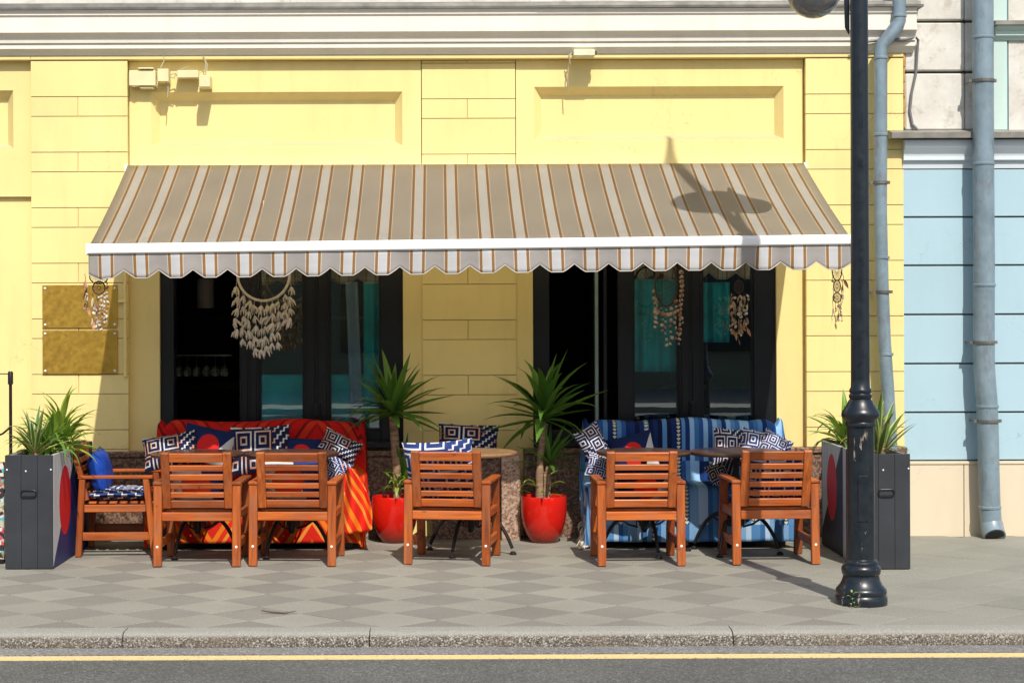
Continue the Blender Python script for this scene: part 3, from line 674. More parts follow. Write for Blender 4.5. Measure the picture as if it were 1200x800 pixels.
fd = empty('floodlight', P(684, 65, -0.02), 0, 'small pale floodlight box clamped under the cornice above the right bay', 'floodlight')
o_ = fd.location
MB().box(PX(672) - o_.x, PX(697) - o_.x, -0.11, 0.012, PZ(69) - o_.z, PZ(61.5) - o_.z).build('housing', simple('pale_green_metal', (0.66, 0.65, 0.46), 0.4), fd, 0.006)
MB().box(PX(697.5) - o_.x, PX(699) - o_.x, -0.09, -0.05, PZ(67) - o_.z, PZ(63) - o_.z).build('knob', BLACKM, fd)
BCAB = simple('beige_cable', (0.42, 0.36, 0.25), 0.5)
MB().tube([P(667, 63, -.04) - o_, P(669, 72, -.03) - o_, P(666.5, 82, -.01) - o_, P(666.5, 100, 0.0) - o_, P(666, 110, 0.02) - o_], 0.005, 6).build('cable', BCAB, fd, smooth=True)
MB().tube([P(671, 62, -.04) - o_, P(668, 66, -.05) - o_, P(669, 76, -.03) - o_], 0.006, 6).build('cable', BCAB, fd, smooth=True)

# ------------------------------------------------------------------ blue building
bb = empty('blue_building', (4.0, 0, 0), 0, 'pale blue building with beige plinth and weathered stone above', 'building')
BX0, BX1 = 3.548, 5.6
ox = lambda x: x - 4.0
def bbox(name, mat, x0, x1, y0, y1, z0, z1, bev=0.0): return box(name, mat, bb, ox(x0), ox(x1), y0, y1, z0, z1, bev)
ZS = [PZ(y) for y in (541.5, 485, 428, 370.5, 313, 256.5, 200)]
bbox('wall', TEALGAP, BX0, BX1, 0.03, 0.3, 0.0, 3.2)
for z0, z1 in zip(ZS[:-1], ZS[1:]):
    bbox('wall_board', BLUE, BX0 + 0.001, BX1, 0.0 + random.uniform(-.001, .001), 0.04, z0 + 0.006, z1 - 0.006, 0.004)
bbox('plinth', BEIGE, BX0 + 0.002, PX(1127.6), -0.022, 0.04, -0.02, ZS[0] - 0.03, 0.003); bbox('plinth', BEIGE, PX(1128.4), BX1, -0.022, 0.04, -0.02, ZS[0] - 0.03, 0.003)
bbox('plinth_ledge', BEIGE, BX0 + 0.002, BX1, -0.03, 0.04, ZS[0] - 0.03, ZS[0] - 0.003, 0.006)
zt = ZS[-1]
m = MB(); zz = lambda y: PZ(y)
m.prism_x([(0.03, zz(200)), (-0.002, zz(199.5)), (-0.01, zz(191.5)), (-0.035, zz(190)), (-0.035, zz(186)), (-0.03, zz(185.5)), (-0.035, zz(183)), (-0.07, zz(176)), (-0.075, zz(175)), (-0.075, zz(167)), (0.03, zz(166))], ox(BX0), ox(BX1))
m.build('moulding', mk_plaster('blue_white_moulding', (0.66, 0.73, 0.77), 0.08), bb)
m = MB(); m.prism_x([(0.2, zz(166)), (-0.13, zz(165.5)), (-0.135, zz(159)), (0.0, zz(154.5)), (0.2, zz(154))], ox(PX(1041)), ox(BX1)); m.build('ledge', LEDGE, bb)
bbox('upper_wall', DARKGAP, xf + 0.012, BX1, 0.06, 0.3, zz(156), 5.6)
rows = [(zz(155), zz(87.5)), (zz(85.5), zz(28)), (zz(26), zz(-60))]
for z0, z1 in rows:
    bbox('stone_block', OLDST, xf + 0.014, PX(1132), 0.012 + random.uniform(-.004, .004), 0.1, z0 + 0.004, z1 - 0.004, 0.010)
    bbox('stone_block', OLDST, PX(1132.6), PX(1163), 0.012 + random.uniform(-.004, .004), 0.1, z0 + 0.004, z1 - 0.004, 0.010)
bbox('window_surround', MINT, PX(1163), PX(1181), -0.01, 0.1, zz(155), 5.3, 0.004)
bbox('surround_edge', TEALGAP, PX(1181), PX(1183), 0.004, 0.1, zz(155), 5.3)
bbox('side_panel', OLDST, PX(1183), BX1, 0.0, 0.1, zz(155), 5.3)
m = MB(); m.prism_x([(0.05, zz(51)), (-0.015, zz(50)), (-0.03, zz(46)), (-0.05, zz(45)), (-0.05, zz(40)), (-0.085, zz(36)), (-0.09, zz(34)), (0.05, zz(34))], ox(PX(1166)), ox(BX1)); m.build('window_hood', MINT, bb)
m = MB(); m.prism_x([(0.05, zz(33.8)), (-0.11, zz(33.8)), (-0.11, zz(29)), (0.05, zz(27))], ox(PX(1163)), ox(BX1)); m.build('hood_flashing', LEDGE, bb)
# cable looping over the weathered stone
cbm = MB(); pts = [(1000, 52), (1030, 47), (1062, 46.5), (1074, 43.5), (1077, 47), (1075.5, 66), (1074.5, 85), (1069, 110), (1067, 130), (1070, 146), (1078, 154), (1092, 156.5), (1110, 156.5), (1128, 155), (1136, 153)]
cbm.tube([P(x, y, -0.085 if x < 1070 and y < 60 else -0.06 if y < 45 else -0.03 if y < 60 else -0.004 if y < 148 else -0.03 if y < 155 else -0.05) for x, y in pts], 0.011, 8)
tag(cbm.build('wall_cable', simple('grey_cable', (0.16, 0.16, 0.16), 0.5), None, smooth=True), 'thick grey cable looping down the weathered stone beside the downpipe', 'cable')

# ------------------------------------------------------------------ downpipes
def pipe(name, label, pts, r, joints, clamps, Y, bottom=None):
    root = empty(name, (P(*pts[-1], Y).x, Y, 0), 0, label, 'downpipe'); o = root.location
    W = [P(x, y, Y) - o for x, y in pts]
    MB().tube(W, r, 20).build('pipe', PIPE, root, smooth=True, ang=60)
    for x, y in joints:
        p = P(x, y, Y) - o
        MB().lathe([(r + .001, -0.012), (r + .006, -0.008), (r + .006, 0.008), (r + .001, 0.012)], 20, Matrix.Translation(p), cap=False).build('joint', PIPE, root, smooth=True)
    for x, y in clamps:
        p = P(x, y, Y) - o; c = MB()
        c.lathe([(r + .001, -0.011), (r + .009, -0.011), (r + .009, 0.011), (r + .001, 0.011)], 20, Matrix.Translation(p), cap=False)
        c.box(p.x - r - 0.03, p.x - r, -0.012, 0.012, p.z - 0.012, p.z + 0.012); c.box(p.x + r, p.x + r + 0.02, -0.012, 0.012, p.z - 0.012, p.z + 0.012)
        c.box(p.x - r - 0.02, p.x - r - 0.006, 0, -Y, p.z - 0.006, p.z + 0.006)
        c.build('clamp', METAL_FL, root)
    return root, W
pipe('downpipe', 'thin grey blue downpipe with elbow on the right yellow pilaster', [(1055, -40), (1055, 25), (1053.5, 29.5), (1035, 52.5), (1033, 57), (1032.5, 160), (1032, 250), (1033.5, 330), (1036, 400), (1040, 460), (1043, 520), (1045, 600)], 0.052,
     [(1055, 19), (1033, 68), (1032.5, 158), (1034, 302), (1038, 415)], [(1032.4, 214), (1035, 342)], -0.14)
r2, W2 = pipe('downpipe', 'wide grey downpipe with slanted foot against the blue wall', [(1153, -40), (1153, 100), (1153, 200), (1153.5, 300), (1153, 380), (1153, 430), (1156, 470), (1157.5, 510), (1158, 550), (1159, 590), (1160, 605), (1161, 616)], 0.082,
     [(1153, 44), (1153, 192), (1153.5, 334), (1156.5, 476), (1159, 594)], [(1153, 95), (1153, 401), (1157.5, 493)], -0.16)
ft = MB(); p = W2[-1]; ft.tube([p + Vector((0, 0, 0.02)), p + Vector((0.002, -0.03, -0.04)), p + Vector((0.004, -0.07, -0.075))], [0.086, 0.088, 0.086], 20)
ft.build('foot', PIPE, r2, smooth=True, ang=60)
MB().tube([p + Vector((0.004, -0.0705, -0.0755)), p + Vector((0.0041, -0.0715, -0.0765))], 0.074, 20).build('foot_opening', BLACKM, r2)

# ------------------------------------------------------------------ awning
aw = empty('awning', (0, 0, 2.2), 0, 'wide striped taupe and white awning with scalloped valance', 'awning'); o_ = aw.location
AX0, AX1 = PX(150.5, -.04), PX(942, -.04); AYB = -1.60
ztop = PZ(192.5, -.05); BL, BRt = 2.252, 2.300
bx0, bx1 = PX(103, AYB), PX(998, AYB)
def bar_z(u): return BL + (BRt - BL) * u
def fab(u, v):
    x = (AX0 + (AX1 - AX0) * u) * (1 - v) + (bx0 + 0.01 + (bx1 - bx0 - 0.02) * u) * v; y = -0.05 * (1 - v) + (AYB + 0.01) * v
    z = ztop * (1 - v) + (bar_z(u) - 0.012) * v - 0.022 * math.sin(math.pi * v) + 0.006 * math.sin(u * 9) * math.sin(math.pi * v) + 0.0035 * math.sin(u * 44 + 3 * v) * v * (1.05 - v) * 3
    return (x - o_.x, y, z - o_.z)
f_ = MB().grid(fab, 66, 12).build('canopy', AWN, aw, smooth=True); f_.modifiers.new('thickness', 'SOLIDIFY').thickness = 0.003
m = MB(); n = 40
vs, fs = [], []
for k in range(n + 1):
    u = k / n; x = bx0 + (bx1 - bx0) * u; z = bar_z(u) - o_.z
    prof = [(AYB, z), (AYB - 0.012, z - 0.012), (AYB - 0.018, z - 0.036), (AYB - 0.012, z - 0.064), (AYB, z - 0.072), (AYB + 0.05, z - 0.072), (AYB + 0.05, z)]
    vs += [(x, a, b_) for a, b_ in prof]
for k in range(n):
    for q in range(7): fs.append((k * 7 + q, k * 7 + (q + 1) % 7, (k + 1) * 7 + (q + 1) % 7, (k + 1) * 7 + q))
fs += [tuple(range(7)), tuple(n * 7 + q for q in range(7))]
m.add(vs, fs).build('front_bar', WHITEM, aw, smooth=True, ang=30)
for e in (bx0 - 0.006, bx1 + 0.006):
    zz_ = bar_z((e - bx0) / (bx1 - bx0)) - o_.z; MB().box(e - 0.006, e + 0.006, AYB - 0.022, AYB + 0.055, zz_ - 0.077, zz_ + 0.004).build('bar_cap', WHITEM, aw, 0.003)
def val(u, v):
    ph = (u * 22) % 1.0; d = abs(ph - 0.0) if ph < 0.5 else 1 - ph
    # cusp in the taupe band (phase 0.0+), flat under the light band
    cut = max(0, 1 - abs(((ph + 0.5 - 0.005) % 1.0) - 0.5) / 0.33); cut = cut ** 1.15
    L = 0.170 - 0.056 * cut
    endf = max(0, 1 - u * 22 / 0.55); L += 0.03 * endf * (1 - 0) + 0.012 * max(0, 1 - (1 - u) * 22 / 0.5)
    x = bx0 + 0.004 + (bx1 - bx0 - 0.008) * u; z = bar_z(u) - 0.070 - L * v
    wv = (0.010 * math.sin(u * 31) + 0.006 * math.sin(u * 77 + 1) + 0.008 * math.sin(u * 22 * 6.283)) * v
    if u > 0.86: wv += 0.012 * math.sin((u - 0.86) * 160) * v
    return (x + 0.006 * math.sin(u * 13) * v - o_.x, AYB + 0.006 + wv, z - o_.z - 0.004 * math.sin(u * 7) * v)
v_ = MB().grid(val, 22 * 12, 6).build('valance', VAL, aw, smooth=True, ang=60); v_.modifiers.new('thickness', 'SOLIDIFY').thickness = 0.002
hem = MB(); pts = [val(k / 264, 1.0) for k in range(265)]; hem.tube([(a, b_ - 0.003, c) for a, b_, c in pts], 0.0032, 5)
hem.build('hem', simple('cream_hem', (0.6, 0.56, 0.5), 0.8), aw, smooth=True)
box('wall_rail', WHITEM, aw, AX0 - 0.02, AX1 + 0.02, -0.045, 0.06, ztop - o_.z - 0.09, ztop - o_.z - 0.012, 0.006)
for e in (AX0 - 0.012, AX1 + 0.012): MB().box(e - 0.012, e + 0.012, -0.07, 0.03, ztop - o_.z - 0.07, ztop - o_.z + 0.004).build('bracket', WHITEM, aw, 0.004)
for s_ in (-1, 1):
    xA = s_ * 2.35 + 0.1; arm = MB()
    arm.tube([(xA, -0.06, ztop - o_.z - 0.12), (xA - s_ * 0.55, -0.75, 2.46 - o_.z), (xA + s_ * 0.05, AYB + 0.05, 2.235 - o_.z)], 0.02, 8); arm.build('folding_arm', WHITEM, aw, smooth=True)

# ------------------------------------------------------------------ lamp post
LX, LY = PX(1008, -3.28), -3.28
lp = empty('lamp_post', (LX, LY, 0), 0, 'black cast iron street lamp post with moulded base on the pavement', 'lamp post')
q = 1 / 194.0
pr = [(30, 0), (30.3, 4), (30, 9), (29, 10.5), (28.6, 11.5), (29.2, 12.5), (29.6, 15), (29, 18), (27.5, 19.5), (24.5, 23), (22, 28), (20.8, 33), (20.8, 34.2), (21.8, 35), (22.6, 38), (22.8, 41), (22, 44), (19.6, 46), (19.8, 47), (20, 49), (18.6, 51), (16.6, 52)]
base = MB().lathe([(r * q, z * q) for r, z in pr] + [(16.2 * q, 53 * q)], 40).build('base', POST, lp, smooth=True, ang=40)
sh = [(16.2, 52), (15.8, 120), (15.5, 207), (17.5, 208), (17.8, 211), (16.8, 213), (17.6, 215), (21.5, 218), (22.3, 221), (21.6, 225), (19, 228), (15.5, 234), (13.6, 238), (12, 239.5), (13.2, 241), (13.4, 244), (11.8, 246), (13, 248), (12.6, 251), (11.2, 253), (10.9, 262), (10.6, 400), (10.2, 720), (9.6, 1000), (9.0, 1290)]
MB().lathe([(r * q, z * q) for r, z in sh], 36).build('shaft', POST, lp, smooth=True, ang=40)
dr = MB(); dr.box(-0.035, 0.03, -0.086, -0.07, 0.50, 0.78); dr.build('hatch', POST, lp, 0.006)
# head: wide shade on the column, finial, and a lower dome lamp on a side arm
MB().lathe([(0.05, 5.28), (0.12, 5.29), (0.30, 5.34), (0.31, 5.36), (0.30, 5.38), (0.16, 5.46), (0.07, 5.52), (0.045, 5.56)], 36).build('lamp_shade', POST, lp, smooth=True)
MB().lathe([(9 * q, 6.62), (0.07, 6.65), (0.07, 6.75), (0.045, 6.82), (0.03, 6.9), (0.016, 7.02), (0.001, 7.1)], 20).build('finial', POST, lp, smooth=True)
DY = -2.10                                    # the dome hangs on a long arm reaching towards the facade
dx, dy = PX(955, DY) - LX, DY - LY
zb = PZ(22, DY, 955)
pc = MB(); pc.tube([(-0.056, 0.03, PZ(41, LY)), (-0.066, 0.03, PZ(33, LY)), (-0.068, 0.03, PZ(5, LY)), (-0.066, 0.03, 4.3)], [0.004, 0.015, 0.017, 0.017], 10); pc.build('arm_bracket', POST, lp, smooth=True)
arm = MB(); arm.tube([(0, 0, 4.25), (dx * 0.25, dy * 0.3, 4.46), (dx * 0.7, dy * 0.75, 4.52), (dx, dy, 4.45), (dx, dy, zb + 0.38)], [0.022, 0.02, 0.018, 0.016, 0.016], 10); arm.build('lamp_arm', POST, lp, smooth=True)
DOME = simple('smoked_dome_glass', (0.16, 0.165, 0.17), 0.08, 0.3, 18, spec=0.8)
MB().lathe([(0.001, zb), (0.05, zb + 0.007), (0.10, zb + 0.030), (0.148, zb + 0.072), (0.173, zb + 0.125), (0.18, zb + 0.18)], 40, Matrix.Translation((dx, dy, 0)), cap=False).build('lamp_dome', DOME, lp, smooth=True)
MB().lathe([(0.182, zb + 0.165), (0.188, zb + 0.18), (0.18, zb + 0.21), (0.12, zb + 0.29), (0.05, zb + 0.35), (0.03, zb + 0.40)], 36, Matrix.Translation((dx, dy, 0))).build('lamp_cap', POST, lp, smooth=True)

# ------------------------------------------------------------------ planters
def planter(x0, x1, y0, y1, h, label, flag, side, grp='charcoal planter boxes'):
    r_ = empty('planter_box', ((x0 + x1) / 2, y0, 0), 0, label, 'planter', grp)
    w_ = (x1 - x0) / 2; L = y1 - y0; z0 = 0.006
    fb = MB()
    bw_ = [-w_, -w_ * 0.32, w_ * 0.36, w_]
    for a, b_ in zip(bw_[:-1], bw_[1:]):
        MB().box(a + 0.0006, b_ - 0.0006, 0, 0.02, z0, h).build('front_board', PLANTER, r_, 0.002)
    MB().box(-w_, w_, L - 0.02, L, z0, h).build('back_board', PLANTER, r_, 0.002)
    s = side
    xs = (w_ - 0.018, w_ - 0.0005) if s > 0 else (-w_ + 0.0005, -w_ + 0.018)
    MB().box(xs[0], xs[1], 0.0205, L - 0.0205, z0, h - 0.002).build('side_panel', flag, r_)
    xs = (-w_ + 0.0005, -w_ + 0.018) if s > 0 else (w_ - 0.018, w_ - 0.0005)
    MB().box(xs[0], xs[1], 0.0205, L - 0.0205, z0, h - 0.002).build('side_panel', PLANTER, r_)
    rim = MB(); rim.box(-w_ + 0.019, -w_ + 0.03, 0.0205, L - 0.0205, h - 0.05, h - 0.004); rim.box(w_ - 0.03, w_ - 0.019, 0.0205, L - 0.0205, h - 0.05, h - 0.004); rim.build('liner', simple('pale_board', (0.40, 0.38, 0.34), 0.8), r_)
    so_ = MB().grid(lambda u, v: (-w_ + 0.03 + (2 * w_ - 0.06) * u, 0.025 + (L - 0.05) * v, h - 0.035 + 0.03 * noise.noise(Vector((u * 3, v * 9, 1)))), 8, 26).build('soil', SOIL, r_)
    hd = MB(); pts = [(-0.052 + 0.0, -0.012, 0), (0.052, -0.012, 0)]
    loop = []
    for k in range(24):
        a = 2 * math.pi * k / 24; cx = 0.030 if math.cos(a) > 0 else -0.030
        loop.append((cx + 0.024 * math.cos(a), -0.010, h - 0.265 + 0.024 * math.sin(a)))
    hd.tube(loop, 0.004, 8, closed=True); hd.build('handle', BLACKM, r_, smooth=True)
    MB().box(-0.045, 0.045, -0.003, 0.001, h - 0.283, h - 0.247).build('handle_plate', PLANTER, r_, 0.001)
    sm = MB().lathe([(0.006, 0), (0.006, 0.003), (0.003, 0.005)], 8).mesh('screw', WHITEM)
    for sx, sz in ((-w_ + 0.015, h - 0.1), (w_ - 0.012, h - 0.1), (-0.02 * 1, h - 0.11)): link('screw', sm, r_, (sx, -0.0005, sz), (R(90), 0, 0))
    return r_
planter(PX(5, -1.71), PX(61, -1.71), -1.71, -0.34, 0.79, 'charcoal planter box left of the cafe with painted red oval side', FLAG_L, 1)
planter(PX(1066, -1.86) - 0.33, PX(1066, -1.86), -1.86, -0.52, 0.79, 'charcoal planter box behind the lamp post with handle', FLAG_R, -1)

# ------------------------------------------------------------------ leaves and plants
def leaf_mesh(name, mat, L, W, droop, fold=0.25, seg=6, base=0.45):
    m = MB(); vs, uv, fs = [], [], []
    x = z = 0.0; a = 0.0
    for i in range(seg + 1):
        t_ = i / seg
        wd = W * (base + (1 - base) * math.sin(min(1, t_ * 2.2) * math.pi / 2)) * (1 - max(0, (t_ - 0.35) / 0.65) ** 1.7)
        if i == seg: wd = W * 0.02
        vs += [(x, -wd / 2, z + wd * fold), (x, 0, z), (x, wd / 2, z + wd * fold)]; uv += [(0, t_), (0.5, t_), (1, t_)]
        a = -droop * (t_ + 0.5 / seg) ** 1.5
        x += L / seg * math.cos(a); z += L / seg * math.sin(a)
    for i in range(seg):
        for k in (0, 1): fs.append((i * 3 + k, i * 3 + k + 1, i * 3 + k + 4, i * 3 + k + 3))
    m.add(vs, fs, None, uv); me = m.mesh(name, mat, smooth=True, ang=80); return me
def leaves(root, center, meshes, n, el_rng, spread=0.02, sc_rng=(0.8, 1.1), zspread=0.0, az_rng=(0, 360), bias=1.0, rnd=random):
    for k in range(n):
        az = R(rnd.uniform(*az_rng)) if az_rng != (0, 360) else R(k * 137.5 + rnd.uniform(-15, 15))
        f = (k + 0.5) / n
        el = R(el_rng[0] + (el_rng[1] - el_rng[0]) * f ** bias + rnd.uniform(-7, 7))
        s_ = rnd.uniform(*sc_rng); me = rnd.choice(meshes)
        c = Vector(center) + Vector((math.cos(az), math.sin(az), 0)) * spread * rnd.random() + Vector((0, 0, zspread * f))
        link('leaf', me, root, c, (rnd.uniform(-.25, .25), -el, az), (s_, s_, s_))
yl = [leaf_mesh('leaf', LEAF, L, 0.060, d) for L, d in ((0.45, 0.25), (0.46, 0.55), (0.42, 1.0), (0.44, 0.10))]
yl2 = [leaf_mesh('leaf', LEAF, L, 0.040, d) for L, d in ((0.30, 0.4), (0.27, 0.9), (0.33, 0.2))]
ys = [leaf_mesh('leaf', LEAFY, L, 0.032, d, base=0.3) for L, d in ((0.15, 0.6), (0.18, 1.2), (0.14, 1.8))]
def red_pot(x, y, label):
    r_ = empty('red_pot', (x, y, 0.002), 0, label, 'pot', 'glazed red pots')
    MB().lathe([(0.10, 0.0), (0.108, 0.006), (0.135, 0.06), (0.160, 0.13), (0.173, 0.20), (0.177, 0.27), (0.175, 0.345), (0.172, 0.354), (0.163, 0.354), (0.160, 0.345), (0.163, 0.30)], 48, cap=False).build('body', POT, r_, smooth=True, ang=50)
    MB().lathe([(0.10, 0.001), (0.09, 0.0)], 32).build('bottom', POT, r_)
    MB().lathe([(0.164, 0.31), (0.10, 0.318), (0.001, 0.32)], 24).build('soil', SOIL, r_); return r_
def yucca(x, y, trunks, label, seed):
    rn = random.Random(seed); r_ = empty('yucca_plant', (x, y, 0.31), 0, label, 'plant', 'potted yuccas')
    for pts, rr in trunks:
        m = MB(); dense, drr = [], []
        for a, b_, ra, rb in zip(pts[:-1], pts[1:], rr[:-1], rr[1:]):
            for k in range(8):
                t_ = k / 8; dense.append(Vector(a).lerp(Vector(b_), t_)); drr.append((ra + (rb - ra) * t_) * (1 + 0.07 * rn.uniform(-1, 1)))
        dense.append(Vector(pts[-1])); drr.append(rr[-1]); m.tube(dense, drr, 12); m.build('trunk', BARK, r_, smooth=True, ang=70)
    return r_, rn
red_pot(PX(462, -.28), -0.28, 'glossy red pot standing between the red sofa and the third armchair')
red_pot(PX(636.5, -.30), -0.30, 'glossy red pot standing beside the blue draped sofa')
r_, rn = yucca(PX(462, -.28), -0.28, [([(0.02, 0, -.05), (0.012, 0, 0.3), (-0.012, 0, 0.66)], [0.034, 0.032, 0.034])], 'yucca with one thick stem in the pot beside the red sofa', 3)
leaves(r_, (-0.012, 0, 0.66), yl, 40, (-25, 86), 0.03, (0.85, 1.12), 0.06, bias=0.8, rnd=rn)
leaves(r_, (0.07, 0.08, 0.12), yl2, 13, (25, 82), 0.03, (0.75, 1.05), 0.12, rnd=rn)
leaves(r_, (0.02, -0.07, 0.10), ys, 13, (5, 75), 0.03, (0.8, 1.15), 0.06, rnd=rn)
r_, rn = yucca(PX(636.5, -.30), -0.30, [([(-0.03, 0, -.05), (-0.03, 0, 0.2), (-0.028, 0, 0.32), (0.008, 0, 0.60)], [0.034, 0.032, 0.026, 0.030]), ([(0.028, 0.0, -.05), (0.03, 0.0, 0.2), (0.035, 0, 0.27)], [0.026, 0.024, 0.02]), ([(0.008, -.03, -.05), (0.008, -.03, 0.23)], [0.012, 0.011])], 'yucca with forked stems in the pot beside the blue sofa', 5)
leaves(r_, (0.006, 0, 0.62), yl, 40, (-25, 86), 0.03, (0.88, 1.2), 0.07, bias=0.8, rnd=rn)
leaves(r_, (0.045, 0.03, 0.27), yl2, 20, (-10, 80), 0.02, (0.8, 1.15), 0.05, rnd=rn)
leaves(r_, (-0.02, -0.02, 0.05), ys, 9, (5, 60), 0.12, (0.7, 1.1), 0.1, rnd=rn)
# planter foliage
py = [leaf_mesh('leaf', LEAFY, L, 0.050, d) for L, d in ((0.30, 0.6), (0.34, 1.3), (0.28, 1.9))]
pd = [leaf_mesh('leaf', LEAF, L, 0.03, d) for L, d in ((0.32, 1.2), (0.36, 2.0))]
pv = [leaf_mesh('leaf', LEAFV, L, 0.042, d, base=0.6) for L, d in ((0.26, 0.2), (0.30, 0.45))]
def bush(px_, Y, z, label, specs, seed):
    rn = random.Random(seed); r_ = empty('spiky_plant', (PX(px_, Y), Y, z), 0, label, 'plant')
    for c, ms, n, el, spr, scr in specs: leaves(r_, c, ms, n, el, spr, scr, 0.10, rnd=rn)
    MB().tube([(0, 0, -0.04), (0, 0, 0.09)], [0.02, 0.014], 8).build('stem', BARK, r_, smooth=True); return r_
bush(62, -1.1, 0.775, 'dense arching green foliage filling the left planter box', [((0, 0, 0), py, 50, (5, 84), 0.12, (0.55, 0.95)), ((-0.04, -0.12, 0), py, 34, (-5, 70), 0.12, (0.5, 0.9)), ((0.02, -0.25, 0), pd, 26, (0, 75), 0.10, (0.7, 1.0)), ((0.04, 0.12, 0.0), py, 26, (10, 80), 0.10, (0.7, 1.0)), ((0.05, 0.05, 0.1), py, 14, (40, 88), 0.03, (0.8, 1.05))], 11)
bush(40, -1.50, 0.77, 'variegated sword leaved plant at the front of the left planter', [((0, 0, 0), pv, 22, (25, 85), 0.05, (0.75, 1.1))], 12)
bush(1034, -1.62, 0.77, 'upright striped sword leaves at the front of the right planter', [((-0.04, 0, 0), pv, 26, (45, 88), 0.08, (0.8, 1.35)), ((-0.03, 0.2, 0), py, 14, (30, 80), 0.05, (0.7, 1.0))], 13)
bush(990, -0.85, 0.77, 'drooping strap leaves behind the lamp post in the right planter', [((0, 0, 0), py, 20, (20, 85), 0.06, (0.8, 1.25)), ((0.02, 0.2, 0), pd, 14, (10, 80), 0.05, (0.9, 1.2)), ((0.02, -.2, 0), DRYL and [leaf_mesh('leaf', DRYL, .3, .02, 1.6)], 8, (20, 70), 0.05, (0.7, 1.1))], 14)
bush(996, LY - 0.13, 0.0, 'tiny bright green weed at the foot of the lamp post', [((0, -0.03, 0), [leaf_mesh('leaf', LEAFY, 0.04, 0.018, 1.4)], 7, (10, 70), 0.015, (0.6, 1.1))], 15).children[-1].scale = (0.1, 0.1, 0.3)

# ------------------------------------------------------------------ furniture
def make_chair(label):
    r_ = empty('armchair', (0, 0, 0), 0, label, 'chair', 'slatted wooden armchairs')
    W, t_ = 0.305, 0.058
    def bar(name, mat, p0, p1, wx, wy, bev=0.004):     # bar between two centres, section wx by wy
        p0, p1 = Vector(p0), Vector(p1); vs = []
        for p in (p0, p1): vs += [(p.x - wx, p.y - wy, p.z), (p.x + wx, p.y - wy, p.z), (p.x + wx, p.y + wy, p.z), (p.x - wx, p.y + wy, p.z)]
        return MB().add(vs, [(3, 2, 1, 0), (4, 5, 6, 7)] + [(i, (i + 1) % 4, 4 + (i + 1) % 4, 4 + i) for i in range(4)]).build(name, mat, r_, bev)
    for s in (-1, 1):
        xc_ = s * (W - t_ / 2)
        bar('leg', WZ, (xc_, -0.275, 0.003), (xc_, -0.245, 0.566), t_ / 2, 0.022)
        bar('leg', WZ, (xc_, 0.275, 0.003), (xc_, 0.215, 0.566), t_ / 2, 0.022)
        MB().box(xc_ - 0.034, xc_ + 0.034, -0.275, 0.265, 0.567, 0.590).build('arm', WY, r_, 0.005)
        MB().box(xc_ - 0.014, xc_ + 0.014, -0.245, 0.245, 0.120, 0.178).build('stretcher', WY, r_, 0.004)
        MB().box(xc_ - 0.016, xc_ + 0.016, -0.232, 0.212, 0.325, 0.378).build('seat_rail', WY, r_, 0.004)
        for yb_, n_ in ((-0.2905, -1), (0.2905, 1)):
            MB().lathe([(0.009, 0), (0.009, 0.002), (0.004, 0.004)], 10, Matrix.Translation((xc_, yb_ + (0.0005 if n_ < 0 else -0.004), 0.14)) @ Matrix.Rotation(R(90) * (1 if n_ < 0 else -1), 4, 'X')).build('bolt', WHITEM, r_)
    inn = W - t_
    MB().box(-inn + 0.001, inn - 0.001, -0.275, -0.247, 0.318, 0.378).build('rear_rail', WX, r_, 0.004)
    MB().box(-inn + 0.001, inn - 0.001, 0.225, 0.253, 0.318, 0.378).build('front_rail', WX, r_, 0.004)
    for k in range(6):
        y = -0.21 + k * 0.075; MB().box(-inn + 0.018, inn - 0.018, y, y + 0.055, 0.379, 0.395).build('seat_slat', WX, r_, 0.003)
    Mx = Matrix.Translation((0, -0.222, 0.405)) @ Matrix.Rotation(R(14), 4, 'X')
    H = 0.405
    for s in (-1, 1):
        a, b_ = sorted((s * 0.188, s * 0.246)); m = MB(); m.box(a, b_, -0.018, 0.018, 0, H, Mx); m.build('back_stile', WZ, r_, 0.004)
    for z0, z1 in ((0.002, 0.056), (0.078, 0.115), (0.142, 0.180), (0.206, 0.247), (0.272, 0.312), (0.337, 0.399)):
        m = MB(); m.box(-0.1875, 0.1875, -0.011, 0.011, z0, z1, Mx); m.build('back_slat', WX, r_, 0.003)
    return r_
c0 = make_chair('slatted wooden armchair in front of the leftmost of the tables, back to the street')
CH = [(231, -1.335, -1.2), (344, -1.325, -2.8), (530, -1.30, -9), (750, -1.38, 1.0), (907, -1.33, 1.8)]
CL = ['slatted wooden armchair back to the street, nearest to the left planter', 'slatted wooden armchair back to the street, second from the left planter', 'slatted wooden armchair turned slightly, between the two red pots', 'slatted wooden armchair back to the street in front of the blue draped sofa', 'slatted wooden armchair back to the street nearest to the lamp post']
chairs = []
for i, ((px_, y, rz), lab) in enumerate(zip(CH, CL)):
    c = c0 if i == 0 else copy_tree(c0)
    c['label'] = lab; c.location = (PX(px_, y - 0.27), y, 0.001); c.rotation_euler = (0, 0, R(rz)); chairs.append(c)
cs = copy_tree(c0); cs['label'] = 'wooden armchair seen from the side beside the left planter'
cs.location = (PX(141, -.85), -0.80, 0.001); cs.rotation_euler = (0, 0, R(-88)); chairs.append(cs)

